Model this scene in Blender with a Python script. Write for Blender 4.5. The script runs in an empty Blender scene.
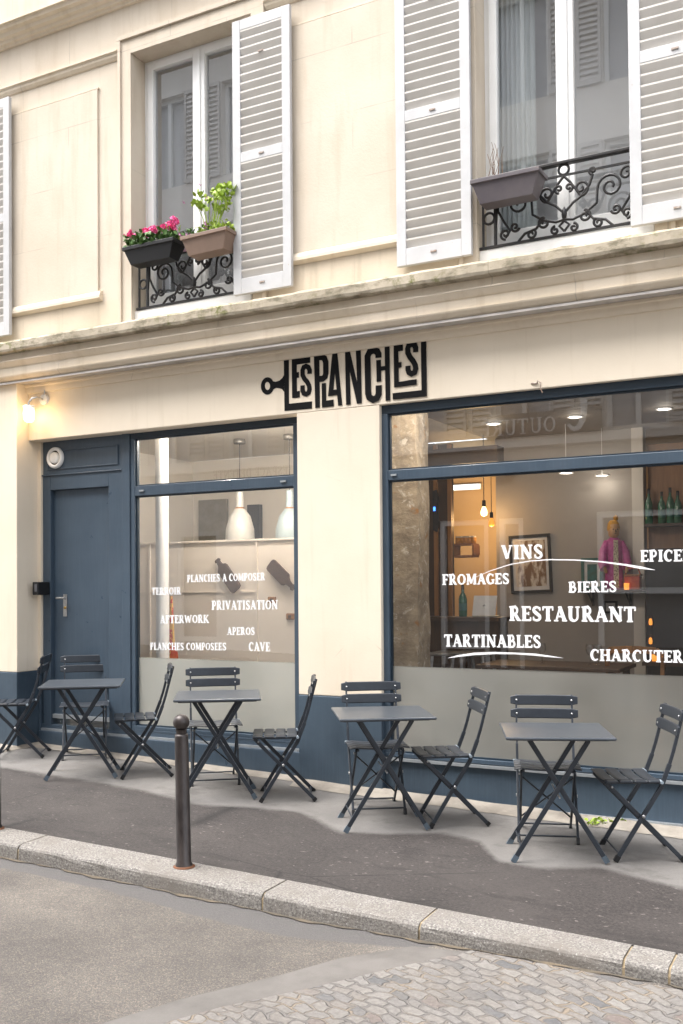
import bpy, math, random
import numpy as np
from mathutils import Matrix, Vector
SC = bpy.context.scene
COL = SC.collection
rad = math.radians
random.seed(7)

# ------------------------------------------------------------------ camera
YAW, PIT, ROLL = rad(28.2033), rad(1.1351), rad(-.47637)
CX, CY, FPX, DIST, EYE = 341.5, 564.27, 996.0, 6.74, 1.6
FW = np.array([-math.sin(YAW)*math.cos(PIT), math.cos(YAW)*math.cos(PIT), math.sin(PIT)])
_r = np.array([math.cos(YAW), math.sin(YAW), 0]); _u = np.cross(_r, FW)
RT = math.cos(ROLL)*_r+math.sin(ROLL)*_u
UP = -math.sin(ROLL)*_r+math.cos(ROLL)*_u
CAM = np.array([0, -DIST, EYE])
cd = bpy.data.cameras.new('camera'); cam = bpy.data.objects.new('camera', cd); COL.objects.link(cam)
cam.matrix_world = Matrix(((RT[0], UP[0], -FW[0], CAM[0]), (RT[1], UP[1], -FW[1], CAM[1]), (RT[2], UP[2], -FW[2], CAM[2]), (0, 0, 0, 1)))
cd.sensor_fit = 'VERTICAL'; cd.sensor_height = 36; cd.lens = FPX*36/1024
cd.shift_y = (CY-512)/1024; cd.clip_end = 500; cd.clip_start = .05
SC.camera = cam

def fac(x, y, Y=0.0):
    """survey: the point of the vertical plane at depth Y that was measured at photo pixel x, y"""
    d = FW+(x-CX)/FPX*RT-(y-CY)/FPX*UP
    t = (Y-CAM[1])/d[1]
    p = CAM+t*d
    return float(p[0]), float(p[2])
def FX(x, y, Y=0.0): return fac(x, y, Y)[0]
def FZ(x, y, Y=0.0): return fac(x, y, Y)[1]

# ------------------------------------------------------------------ light
w = bpy.data.worlds.new('World'); SC.world = w; w.use_nodes = True
nt = w.node_tree; bg = nt.nodes['Background']
sky = nt.nodes.new('ShaderNodeTexSky'); sky.sky_type = 'NISHITA'; sky.sun_disc = False
SUN_EL, SUN_AZ = rad(64), rad(226)      # azimuth clockwise from +Y
sky.sun_elevation = SUN_EL; sky.sun_rotation = SUN_AZ; sky.air_density = 1.0; sky.dust_density = 4.0
hs = nt.nodes.new('ShaderNodeHueSaturation'); hs.inputs['Saturation'].default_value = .30
nt.links.new(sky.outputs[0], hs.inputs['Color']); nt.links.new(hs.outputs[0], bg.inputs[0])
bg.inputs[1].default_value = .15
sd = bpy.data.lights.new('sun', 'SUN'); sd.energy = .9; sd.angle = rad(42); sd.color = (1, .975, .94)
so = bpy.data.objects.new('sun', sd); COL.objects.link(so)
sv = Vector((math.sin(SUN_AZ)*math.cos(SUN_EL), math.cos(SUN_AZ)*math.cos(SUN_EL), math.sin(SUN_EL)))
so.rotation_euler = sv.to_track_quat('Z', 'Y').to_euler()
SC.view_settings.view_transform = 'Standard'; SC.view_settings.look = 'None'; SC.view_settings.gamma = 1
SC.view_settings.exposure = 2.1
SC.cycles.max_bounces = 8; SC.cycles.transparent_max_bounces = 16; SC.cycles.diffuse_bounces = 4
SC.cycles.use_denoising = True
SC.cycles.sample_clamp_indirect = 6

# ------------------------------------------------------------------ mesh helpers
class MB:
    def __init__(s): s.v = []; s.f = []; s.sm = []; s.k = 0
    def add(s, vs, fs, smooth=False):
        o = len(s.v); s.v += [tuple(map(float, p)) for p in vs]
        for f in fs: s.f.append(tuple(i+o for i in f)); s.sm.append(smooth)
        return s
    def box(s, x0, x1, y0, y1, z0, z1):
        if x0 > x1: x0, x1 = x1, x0
        if y0 > y1: y0, y1 = y1, y0
        if z0 > z1: z0, z1 = z1, z0
        v = [(x, y, z) for z in (z0, z1) for y in (y0, y1) for x in (x0, x1)]
        return s.add(v, [(0, 2, 3, 1), (4, 5, 7, 6), (0, 1, 5, 4), (2, 6, 7, 3), (0, 4, 6, 2), (1, 3, 7, 5)])
    def hexa(s, q0, q1):
        """prism between two quads"""
        return s.add(list(q0)+list(q1), [(3, 2, 1, 0), (4, 5, 6, 7), (0, 1, 5, 4), (1, 2, 6, 5), (2, 3, 7, 6), (3, 0, 4, 7)])
    def extrude_x(s, prof, x0, x1):
        """closed (y,z) outline swept along x"""
        n = len(prof)
        v = [(x0, y, z) for y, z in prof]+[(x1, y, z) for y, z in prof]
        return s.add(v, [(i, (i+1) % n, n+(i+1) % n, n+i) for i in range(n)]+[tuple(range(n))[::-1], tuple(range(n, 2*n))])
    def plate(s, pts, y0, y1):
        """(x,z) outline given thickness along y"""
        n = len(pts)
        v = [(x, y0, z) for x, z in pts]+[(x, y1, z) for x, z in pts]
        return s.add(v, [(i, (i+1) % n, n+(i+1) % n, n+i) for i in range(n)]+[tuple(range(n))[::-1], tuple(range(n, 2*n))])
    def tube(s, pts, r, n=8, close=False, flat=None):
        pts = [Vector(p) for p in pts]; m = len(pts)
        rs = r if isinstance(r, (list, tuple)) else [r]*m
        rings = []; side = None
        for i, p in enumerate(pts):
            a = pts[i-1] if i > 0 else (pts[-1] if close else p); b = pts[i+1] if i < m-1 else (pts[0] if close else p)
            t = (b-a)
            if t.length < 1e-9: t = Vector((0, 0, 1))
            t.normalize()
            if side is None:
                side = t.cross(Vector((0, 0, 1)) if abs(t.z) < .9 else Vector((1, 0, 0)))
            else: side = side-t*side.dot(t)
            side.normalize(); up = t.cross(side)
            rings.append([p+side*math.cos(2*math.pi*j/n)*rs[i]+up*math.sin(2*math.pi*j/n)*rs[i] for j in range(n)])
        v = [q for R in rings for q in R]; f = []
        for i in range(m if close else m-1):
            k = (i+1) % m
            for j in range(n): f.append((i*n+j, i*n+(j+1) % n, k*n+(j+1) % n, k*n+j))
        s.add(v, f, True)
        if not close: s.add(rings[0], [tuple(range(n))[::-1]]); s.add(rings[-1], [tuple(range(n))])
        return s
    def bar(s, a, b, w_, h_, up=(0, 0, 1)):
        """rectangular bar from a to b: w_ across, h_ along 'up'"""
        a = Vector(a); b = Vector(b); t = (b-a).normalized(); up = Vector(up)
        sd_ = t.cross(up).normalized(); u2 = sd_.cross(t).normalized()
        q = lambda p: [p+sd_*w_/2*i+u2*h_/2*j for i, j in ((-1, -1), (1, -1), (1, 1), (-1, 1))]
        return s.hexa(q(a), q(b))
    def lathe(s, prof, c=(0, 0, 0), n=24, axis='z'):
        v = []
        for r, h in prof:
            for j in range(n):
                a = 2*math.pi*j/n
                if axis == 'z': v.append((c[0]+r*math.cos(a), c[1]+r*math.sin(a), c[2]+h))
                else: v.append((c[0]+r*math.cos(a), c[1]+h, c[2]+r*math.sin(a)))
        f = []
        for i in range(len(prof)-1):
            for j in range(n): f.append((i*n+j, i*n+(j+1) % n, (i+1)*n+(j+1) % n, (i+1)*n+j))
        return s.add(v, f, True)
    def ribbon(s, pts, wd, y, th=.002, close=False):
        """stroke of width wd on the x,z plane at depth y (each stroke a hair prouder than the last)"""
        y -= s.k*.00025; s.k += 1
        m = len(pts); P = [np.array(p, float) for p in pts]; L = []; Rr = []
        for i in range(m):
            a = P[i-1] if (i or close) else None; b = P[(i+1) % m] if (i < m-1 or close) else None
            d1 = (P[i]-a)/max(1e-9, np.linalg.norm(P[i]-a)) if a is not None else None
            d2 = (b-P[i])/max(1e-9, np.linalg.norm(b-P[i])) if b is not None else None
            if d1 is None: d1 = d2
            if d2 is None: d2 = d1
            t = d1+d2; t = t/max(1e-9, np.linalg.norm(t)); n_ = np.array([-t[1], t[0]])
            k = 1/max(.5, float(n_@np.array([-d1[1], d1[0]])))
            wi = wd[i] if isinstance(wd, (list, tuple)) else wd
            L.append(P[i]+n_*wi/2*k); Rr.append(P[i]-n_*wi/2*k)
        for i in range(m if close else m-1):
            j = (i+1) % m
            q = [L[i], L[j], Rr[j], Rr[i]]
            s.hexa([(p[0], y, p[1]) for p in q], [(p[0], y+th, p[1]) for p in q])
        return s
    def build(s, name, mat, parent=None, bevel=0, loc=None):
        me = bpy.data.meshes.new(name); me.from_pydata(s.v, [], s.f); me.update()
        me.polygons.foreach_set('use_smooth', s.sm)
        import bmesh
        b = bmesh.new(); b.from_mesh(me); bmesh.ops.recalc_face_normals(b, faces=b.faces); b.to_mesh(me); b.free()
        me.materials.append(mat)
        o = bpy.data.objects.new(name, me); COL.objects.link(o)
        if parent is not None: o.parent = parent
        if bevel:
            md = o.modifiers.new('bevel', 'BEVEL'); md.width = bevel; md.segments = 2; md.limit_method = 'ANGLE'
        return o

def tag(o, label=None, cat=None, group=None, kind=None):
    for k, v in (('label', label), ('category', cat), ('group', group), ('kind', kind)):
        if v: o[k] = v
    return o
def thing(name, label, cat, loc=(0, 0, 0), rz=0, group=None):
    o = bpy.data.objects.new(name, None); COL.objects.link(o); o.location = loc; o.rotation_euler = (0, 0, rz)
    o.empty_display_size = .1
    return tag(o, label, cat, group)
def part(name, parent):
    o = bpy.data.objects.new(name, None); COL.objects.link(o); o.parent = parent; return o
def copy_tree(o, parent=None):
    c = o.copy(); COL.objects.link(c)
    if parent is not None: c.parent = parent
    for ch in list(o.children): copy_tree(ch, c)
    return c

# ------------------------------------------------------------------ materials
def nodes(name):
    m = bpy.data.materials.new(name); m.use_nodes = True
    return m, m.node_tree, m.node_tree.nodes['Principled BSDF']
def noise(t, scale, detail=5, rough=.6, vec=None, dist=0):
    n = t.nodes.new('ShaderNodeTexNoise'); n.inputs['Scale'].default_value = scale; n.inputs['Detail'].default_value = detail
    n.inputs['Roughness'].default_value = rough; n.inputs['Distortion'].default_value = dist
    if vec is not None: t.links.new(vec, n.inputs['Vector'])
    return n.outputs['Fac']
def ramp(t, fac_, a, b, ca=(0, 0, 0, 1), cb=(1, 1, 1, 1)):
    r = t.nodes.new('ShaderNodeValToRGB'); r.color_ramp.elements[0].position = a; r.color_ramp.elements[1].position = b
    r.color_ramp.elements[0].color = ca; r.color_ramp.elements[1].color = cb
    t.links.new(fac_, r.inputs[0]); return r.outputs[0]
def mix(t, f, a, b, mode='MIX'):
    n = t.nodes.new('ShaderNodeMix'); n.data_type = 'RGBA'; n.blend_type = mode
    for i, v in ((0, f), (6, a), (7, b)):
        if hasattr(v, 'is_linked') or isinstance(v, bpy.types.NodeSocket): t.links.new(v, n.inputs[i])
        else: n.inputs[i].default_value = v if i == 0 else (*v, 1)[:4]
    return n.outputs[2]
def bump(t, p, h, strength, dist=.01):
    b = t.nodes.new('ShaderNodeBump'); b.inputs['Strength'].default_value = strength; b.inputs['Distance'].default_value = dist
    t.links.new(h, b.inputs['Height']); t.links.new(b.outputs[0], p.inputs['Normal'])
def coords(t, scale=(1, 1, 1)):
    c = t.nodes.new('ShaderNodeTexCoord'); mp = t.nodes.new('ShaderNodeMapping'); mp.inputs['Scale'].default_value = scale
    t.links.new(c.outputs['Object'], mp.inputs[0]); return mp.outputs[0]
def voronoi(t, vec, scale, feature='F1', rnd=1.0):
    n = t.nodes.new('ShaderNodeTexVoronoi'); n.feature = feature; n.inputs['Scale'].default_value = scale; n.inputs['Randomness'].default_value = rnd
    t.links.new(vec, n.inputs['Vector']); return n
def pmat(name, c1, c2=None, scale=8, rough=.6, metal=0, bs=.15, bscale=60, lo=.35, hi=.7, spec=.5, stretch=(1, 1, 1)):
    m, t, p = nodes(name); c2 = c2 or tuple(x*.8 for x in c1)
    v = coords(t, stretch)
    t.links.new(mix(t, ramp(t, noise(t, scale, vec=v), lo, hi), c1, c2), p.inputs['Base Color'])
    p.inputs['Roughness'].default_value = rough; p.inputs['Metallic'].default_value = metal
    p.inputs['Specular IOR Level'].default_value = spec
    if bs: bump(t, p, noise(t, bscale, vec=v), bs, .004)
    return m
def emat(name, c, s):
    m, t, p = nodes(name); p.inputs['Base Color'].default_value = (*c, 1)
    p.inputs['Emission Color'].default_value = (*c, 1); p.inputs['Emission Strength'].default_value = s
    return m
def glass(name, boost=1.0, tint=(1, 1, 1), ior=1.5, rough=0.0):
    m = bpy.data.materials.new(name); m.use_nodes = True; t = m.node_tree; t.nodes.remove(t.nodes['Principled BSDF'])
    out = t.nodes['Material Output']
    tr = t.nodes.new('ShaderNodeBsdfTransparent'); tr.inputs[0].default_value = (*tint, 1)
    gl = t.nodes.new('ShaderNodeBsdfGlossy'); gl.inputs['Roughness'].default_value = rough
    # reflectance of a thin pane (Schlick), the same from either side
    def mth(op, a, b=None, cl=False):
        n = t.nodes.new('ShaderNodeMath'); n.operation = op; n.use_clamp = cl
        for i, q in enumerate((a, b)):
            if q is None: continue
            if isinstance(q, (int, float)): n.inputs[i].default_value = q
            else: t.links.new(q, n.inputs[i])
        return n.outputs[0]
    ge = t.nodes.new('ShaderNodeNewGeometry'); dt = t.nodes.new('ShaderNodeVectorMath'); dt.operation = 'DOT_PRODUCT'
    t.links.new(ge.outputs['Normal'], dt.inputs[0]); t.links.new(ge.outputs['Incoming'], dt.inputs[1])
    f0 = ((ior-1)/(ior+1))**2
    p5 = mth('POWER', mth('SUBTRACT', 1.0, mth('ABSOLUTE', dt.outputs['Value']), True), 5.0)
    mu = t.nodes.new('ShaderNodeMath'); mu.operation = 'MULTIPLY'; mu.use_clamp = True; mu.inputs[1].default_value = boost
    t.links.new(mth('ADD', mth('MULTIPLY', p5, 1-f0), f0), mu.inputs[0])
    mx = t.nodes.new('ShaderNodeMixShader'); t.links.new(mu.outputs[0], mx.inputs[0]); t.links.new(tr.outputs[0], mx.inputs[1]); t.links.new(gl.outputs[0], mx.inputs[2])
    t.links.new(mx.outputs[0], out.inputs[0]); return m

M = {}
# cut limestone, with faint water streaks and patchy tone
def stone(name, c1, c2, c3, moss=0.0):
    m, t, p = nodes(name); v = coords(t); vs = coords(t, (3, 3, .35))
    a = mix(t, ramp(t, noise(t, 1.6, 6, vec=v), .35, .7), c1, c2)
    a = mix(t, ramp(t, noise(t, 3.0, 6, vec=vs), .52, .78, (0, 0, 0, 1), (.55, .55, .55, 1)), a, c3)
    a = mix(t, ramp(t, noise(t, 70, 4, vec=v), .62, .75, (0, 0, 0, 1), (.35, .35, .35, 1)), a, tuple(x*.75 for x in c1))
    br = t.nodes.new('ShaderNodeTexBrick'); br.inputs['Scale'].default_value = 1; br.inputs['Brick Width'].default_value = 1.15; br.inputs['Row Height'].default_value = .52; br.inputs['Mortar Size'].default_value = .004
    sw = t.nodes.new('ShaderNodeSeparateXYZ'); t.links.new(v, sw.inputs[0]); cw = t.nodes.new('ShaderNodeCombineXYZ'); t.links.new(sw.outputs[0], cw.inputs[0]); t.links.new(sw.outputs[2], cw.inputs[1]); t.links.new(cw.outputs[0], br.inputs['Vector'])
    jk = t.nodes.new('ShaderNodeMath'); jk.operation = 'MULTIPLY'; t.links.new(br.outputs['Fac'], jk.inputs[0]); t.links.new(ramp(t, noise(t, 2.5, 3, vec=v), .45, .65, (0, 0, 0, 1), (.45, .45, .45, 1)), jk.inputs[1])
    a = mix(t, jk.outputs[0], a, tuple(x*.45 for x in c1))
    if moss:
        k = ramp(t, noise(t, 5.5, 8, .7, vec=coords(t, (1, 1, 2.2))), .56-moss*.2, .66-moss*.1)
        a = mix(t, k, a, (.21, .185, .13))
        k = ramp(t, noise(t, 14, 8, .7, vec=v), .5, .62)
        k2 = ramp(t, noise(t, 2.2, 3, vec=v), .48, .6)
        mm = t.nodes.new('ShaderNodeMath'); mm.operation = 'MULTIPLY'; t.links.new(k, mm.inputs[0]); t.links.new(k2, mm.inputs[1])
        a = mix(t, mm.outputs[0], a, (.16, .16, .06))
    t.links.new(a, p.inputs['Base Color']); p.inputs['Roughness'].default_value = .85; p.inputs['Specular IOR Level'].default_value = .25
    bump(t, p, noise(t, 45, 6, vec=v), .25, .006); return m
M['stone'] = stone('upper limestone', (.64, .565, .465), (.575, .495, .395), (.47, .385, .28))
M['trim'] = stone('moulding limestone', (.73, .64, .52), (.66, .57, .44), (.50, .40, .28))
M['ledge'] = stone('mossy ledge stone', (.47, .41, .32), (.36, .31, .235), (.25, .21, .15), .35)
M['grime'] = stone('grimy limestone base', (.66, .57, .45), (.55, .47, .36), (.36, .30, .21), 0)
def plaster():
    m, t, p = nodes('cream shopfront paint'); v = coords(t)
    a = mix(t, ramp(t, noise(t, 1.5, 6, .6, vec=v), .35, .7), (.75, .66, .535), (.70, .61, .485))
    a = mix(t, ramp(t, noise(t, 2.6, 7, .65, vec=coords(t, (4, 4, .3))), .55, .80, (0, 0, 0, 1), (.5, .5, .5, 1)), a, (.58, .49, .37))
    a = mix(t, ramp(t, noise(t, 34, 6, .75, vec=v), .68, .74, (0, 0, 0, 1), (.5, .5, .5, 1)), a, (.48, .40, .31))
    ck = voronoi(t, coords(t, (1, 1, .7)), 1.1, 'DISTANCE_TO_EDGE'); cm = t.nodes.new('ShaderNodeMath'); cm.operation = 'MULTIPLY'
    t.links.new(ramp(t, ck.outputs['Distance'], 0, .004, (1, 1, 1, 1), (0, 0, 0, 1)), cm.inputs[0]); t.links.new(ramp(t, noise(t, 1.7, 3, vec=v), .56, .66, (0, 0, 0, 1), (.6, .6, .6, 1)), cm.inputs[1])
    a = mix(t, cm.outputs[0], a, (.40, .33, .25))
    t.links.new(a, p.inputs['Base Color']); p.inputs['Roughness'].default_value = .75; p.inputs['Specular IOR Level'].default_value = .3
    bump(t, p, noise(t, 55, 6, .7, vec=v), .22, .005); return m
M['plaster'] = plaster()
def paint(name, c1, c2, rough):
    m, t, p = nodes(name); v = coords(t)
    a = mix(t, ramp(t, noise(t, 2.4, 7, .65, vec=v), .35, .7), c1, c2)
    a = mix(t, ramp(t, noise(t, 9, 5, .6, vec=coords(t, (8, 8, .35))), .45, .75, (0, 0, 0, 1), (.35, .35, .35, 1)), a, tuple(x*1.35 for x in c1))
    a = mix(t, ramp(t, noise(t, 42, 6, .8, vec=v), .69, .73, (0, 0, 0, 1), (.6, .6, .6, 1)), a, (.16, .18, .20))
    t.links.new(a, p.inputs['Base Color'])
    t.links.new(ramp(t, noise(t, 5, 6, vec=v), .3, .7, (rough-.1,)*3+(1,), (rough+.18,)*3+(1,)), p.inputs['Roughness'])
    bump(t, p, noise(t, 20, 5, vec=coords(t, (4, 4, .5))), .12, .004); return m
M['blue'] = paint('blue grey gloss paint', (.052, .077, .106), (.040, .061, .087), .36)
M['dado'] = paint('blue grey wall paint', (.050, .076, .104), (.036, .056, .080), .55)
M['darkblue'] = pmat('dark blue frame paint', (.018, .033, .050), None, 4, .4)
M['metal_strip'] = pmat('dull aluminium strip', (.45, .48, .50), (.36, .38, .40), 12, .4, .6, bs=.05)
M['white'] = pmat('white gloss joinery paint', (.80, .80, .79), (.76, .76, .74), 5, .4, bs=.05)
def shutter_mat():
    m, t, p = nodes('weathered white shutter paint'); v = coords(t)
    a = mix(t, ramp(t, noise(t, 4, 5, vec=v), .4, .7), (.52, .52, .525), (.455, .455, .455))
    k = ramp(t, noise(t, 26, 8, .75, vec=v), .66, .70)
    a = mix(t, k, a, (.36, .29, .22))
    t.links.new(a, p.inputs['Base Color']); p.inputs['Roughness'].default_value = .6
    bump(t, p, noise(t, 40, 5, vec=coords(t, (3, 3, .5))), .2, .003); return m
M['shutter'] = shutter_mat()
M['slat'] = pmat('white shutter slat paint', (.60, .57, .53), (.54, .51, .47), 6, .6, bs=.1)
M['iron'] = pmat('black wrought iron', (.012, .013, .015), (.03, .025, .022), 20, .45, .3, bs=.3, bscale=120)
M['black'] = pmat('matt black sign paint', (.006, .006, .007), (.009, .009, .009), 20, .8, bs=0, spec=.15)
M['ink'] = pmat('white vinyl lettering and reflection strokes', (.86, .86, .87), (.84, .84, .85), 9, .5, bs=0)
M['furn'] = pmat('anthracite powder coat', (.031, .037, .047), (.023, .028, .036), 14, .36, .15, bs=.08, bscale=200)
M['furn_top'] = pmat('anthracite table top', (.060, .070, .083), (.078, .088, .102), 7, .30, .2, bs=.05, bscale=160)
M['steel'] = pmat('worn zinc', (.55, .55, .55), (.4, .4, .4), 30, .35, .9, bs=.05)
M['tip'] = pmat('grey blue plastic cap', (.09, .12, .15), (.06, .08, .10), 20, .5, bs=0)
M['brown_iron'] = pmat('brown painted cast iron', (.026, .021, .020), (.075, .062, .058), 14, .38, .35, bs=.35, bscale=40, stretch=(1, 1, .3))
M['stop'] = pmat('pale plastic stop', (.30, .36, .41), None, 20, .4, bs=0)
M['rust'] = pmat('rust', (.16, .06, .025), (.10, .045, .02), 40, .8, bs=.3)
M['latch'] = pmat('rusty painted latch', (.42, .38, .34), (.22, .11, .06), 60, .7, bs=.1)
M['box_black'] = pmat('black plastic', (.006, .006, .007), None, 9, .45, bs=.03)
M['box_brown'] = pmat('taupe plastic', (.23, .155, .115), (.20, .135, .10), 6, .5, bs=.03)
M['box_grey'] = pmat('dusty purple grey plastic', (.085, .072, .082), (.11, .095, .10), 8, .5, bs=.05)
M['soil'] = pmat('potting soil', (.03, .02, .014), (.06, .04, .025), 50, .95, bs=.5, bscale=120)
M['leaf'] = pmat('dark green leaf', (.045, .12, .022), (.10, .19, .04), 40, .55, bs=0)
M['leaf_light'] = pmat('fresh light green leaf', (.38, .48, .06), (.24, .38, .05), 40, .5, bs=0)
M['pink'] = pmat('pink petal', (.80, .06, .28), (.85, .20, .42), 60, .6, bs=0)
M['purple'] = pmat('pale mauve petal', (.55, .22, .42), (.42, .10, .30), 60, .6, bs=0)
M['twig'] = pmat('dry twig', (.16, .09, .055), (.22, .14, .09), 40, .8, bs=0)
M['glass'] = glass('shop window glass', 4.2)
M['glass_up'] = glass('upper double glazing', 7.0, (.90, .92, .93))
M['glass_opp'] = glass('opposite window glass', 1.6)
M['cream_in'] = pmat('cream interior paint', (.72, .68, .62), (.68, .635, .57), 1.5, .7, bs=.05)
M['panel_in'] = pmat('pale panelling', (.74, .67, .59), (.69, .62, .54), 2, .6, bs=.03)
M['grey_in'] = pmat('grey beige interior wall', (.37, .34, .31), (.33, .30, .27), 1.5, .7, bs=.05)
M['warm_in'] = pmat('ochre interior wall', (.60, .40, .22), (.55, .36, .20), 1.5, .7, bs=.05)
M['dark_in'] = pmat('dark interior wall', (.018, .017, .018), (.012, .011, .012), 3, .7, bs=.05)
M['wood_d'] = pmat('dark brown wood', (.060, .030, .014), (.034, .017, .008), 5, .5, bs=.1, stretch=(5, 5, .6))
M['wood_m'] = pmat('orange brown wood', (.30, .14, .05), (.22, .10, .035), 5, .5, bs=.1, stretch=(5, 5, .6))
M['board'] = pmat('dark walnut board', (.085, .055, .042), (.060, .040, .032), 6, .5, bs=.05, stretch=(1, 1, 6))
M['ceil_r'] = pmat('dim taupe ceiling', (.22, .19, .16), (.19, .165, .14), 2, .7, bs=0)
M['floor_in'] = pmat('grey floor tiles', (.22, .20, .18), (.18, .165, .15), 3, .5)
M['room'] = pmat('pale room paint', (.80, .79, .79), (.74, .73, .74), 1.5, .8, bs=0)
M['curtain'] = pmat('pale sheer curtain', (.74, .77, .76), (.66, .69, .68), 9, .9, bs=.1, stretch=(6, 1, .2))
M['opp_wall'] = pmat('opposite pale stucco', (.78, .74, .68), (.72, .68, .62), 1.2, .85, bs=.1)
M['opp_ground'] = pmat('opposite shopfront paint', (.76, .74, .71), (.70, .68, .65), 1.2, .6, bs=.1)
M['opp_dark'] = pmat('opposite dark glass backing', (.05, .055, .06), None, 2, .5, bs=0)
M['gold'] = pmat('brown sign lettering', (.20, .10, .04), None, 5, .5, bs=0)
M['kimono'] = pmat('magenta silk', (.42, .03, .22), (.55, .10, .33), 30, .5, bs=.1)
M['skin'] = pmat('painted wood skin', (.55, .32, .16), (.5, .28, .14), 20, .5, bs=0)
M['yellow'] = pmat('mustard yellow cloth', (.60, .30, .03), (.40, .20, .03), 40, .7, bs=.2)
M['ivory'] = pmat('ivory patterned sash', (.70, .62, .45), (.25, .18, .15), 60, .6, bs=0, lo=.5, hi=.55)
M['green_b'] = pmat('green bottle glass', (.02, .13, .07), (.015, .09, .05), 10, .15, bs=0)
M['red'] = pmat('red enamel', (.40, .035, .02), (.48, .12, .03), 22, .4, bs=0)
M['teal'] = pmat('teal paint', (.03, .16, .16), (.04, .10, .06), 25, .5, bs=0)
M['paper'] = pmat('white paper', (.68, .67, .66), None, 4, .7, bs=0)
M['art'] = pmat('brown and ivory print', (.62, .55, .46), (.18, .10, .05), 4.5, .5, bs=0, lo=.47, hi=.55, stretch=(2.2, 1, .8))
M['stripes'] = pmat('yellow and red painted wood', (.70, .42, .10), (.55, .05, .03), 22, .5, bs=0, lo=.49, hi=.52)
M['opal'] = pmat('white opal shade', (.62, .61, .57), None, 4, .3, bs=0)
M['opal_blue'] = pmat('pale blue shade', (.42, .50, .52), None, 4, .3, bs=0)
M['bulb'] = emat('warm filament', (1, .58, .22), 2.2)
M['spot'] = emat('ceiling spot lens', (1, .93, .82), 2.2)
M['lamp_on'] = emat('lit wall lamp glass', (1, .72, .36), 3)
M['candle'] = emat('candle glow', (1, .34, .05), .30)
M['strip'] = emat('white light strip', (.9, .96, 1), .7)
M['led'] = emat('blue light', (.05, .2, 1), 1.2)

def film(ca=(.19, .182, .16), cb=(.37, .37, .335)):
    """etched privacy film: pale, translucent, softly glossy"""
    m = bpy.data.materials.new('frosted film'); m.use_nodes = True; t = m.node_tree; t.nodes.remove(t.nodes['Principled BSDF'])
    d = t.nodes.new('ShaderNodeBsdfDiffuse'); d.inputs[0].default_value = (.27, .27, .245, 1)
    vv = coords(t, (1, 1, .5)); t.links.new(mix(t, ramp(t, noise(t, .9, 2, .4, vec=vv), .3, .7), ca, cb), d.inputs[0])
    tl = t.nodes.new('ShaderNodeBsdfTranslucent'); tl.inputs[0].default_value = (.6, .6, .58, 1)
    tr = t.nodes.new('ShaderNodeBsdfTransparent')
    gl = t.nodes.new('ShaderNodeBsdfGlossy'); gl.inputs['Roughness'].default_value = .22
    m1 = t.nodes.new('ShaderNodeMixShader'); m1.inputs[0].default_value = .30; t.links.new(d.outputs[0], m1.inputs[1]); t.links.new(tl.outputs[0], m1.inputs[2])
    m2 = t.nodes.new('ShaderNodeMixShader'); m2.inputs[0].default_value = .16; t.links.new(m1.outputs[0], m2.inputs[1]); t.links.new(tr.outputs[0], m2.inputs[2])
    m3 = t.nodes.new('ShaderNodeMixShader'); m3.inputs[0].default_value = .17; t.links.new(m2.outputs[0], m3.inputs[1]); t.links.new(gl.outputs[0], m3.inputs[2])
    t.links.new(m3.outputs[0], t.nodes['Material Output'].inputs[0]); return m
M['film'] = film()
M['film_left'] = film((.31, .33, .295), (.50, .515, .475))
def net():
    m = bpy.data.materials.new('grey insect mesh'); m.use_nodes = True; t = m.node_tree; p = t.nodes['Principled BSDF']
    p.inputs['Base Color'].default_value = (.46, .45, .45, 1); p.inputs['Alpha'].default_value = .42; p.inputs['Roughness'].default_value = .8
    return m
M['net'] = net()

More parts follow.
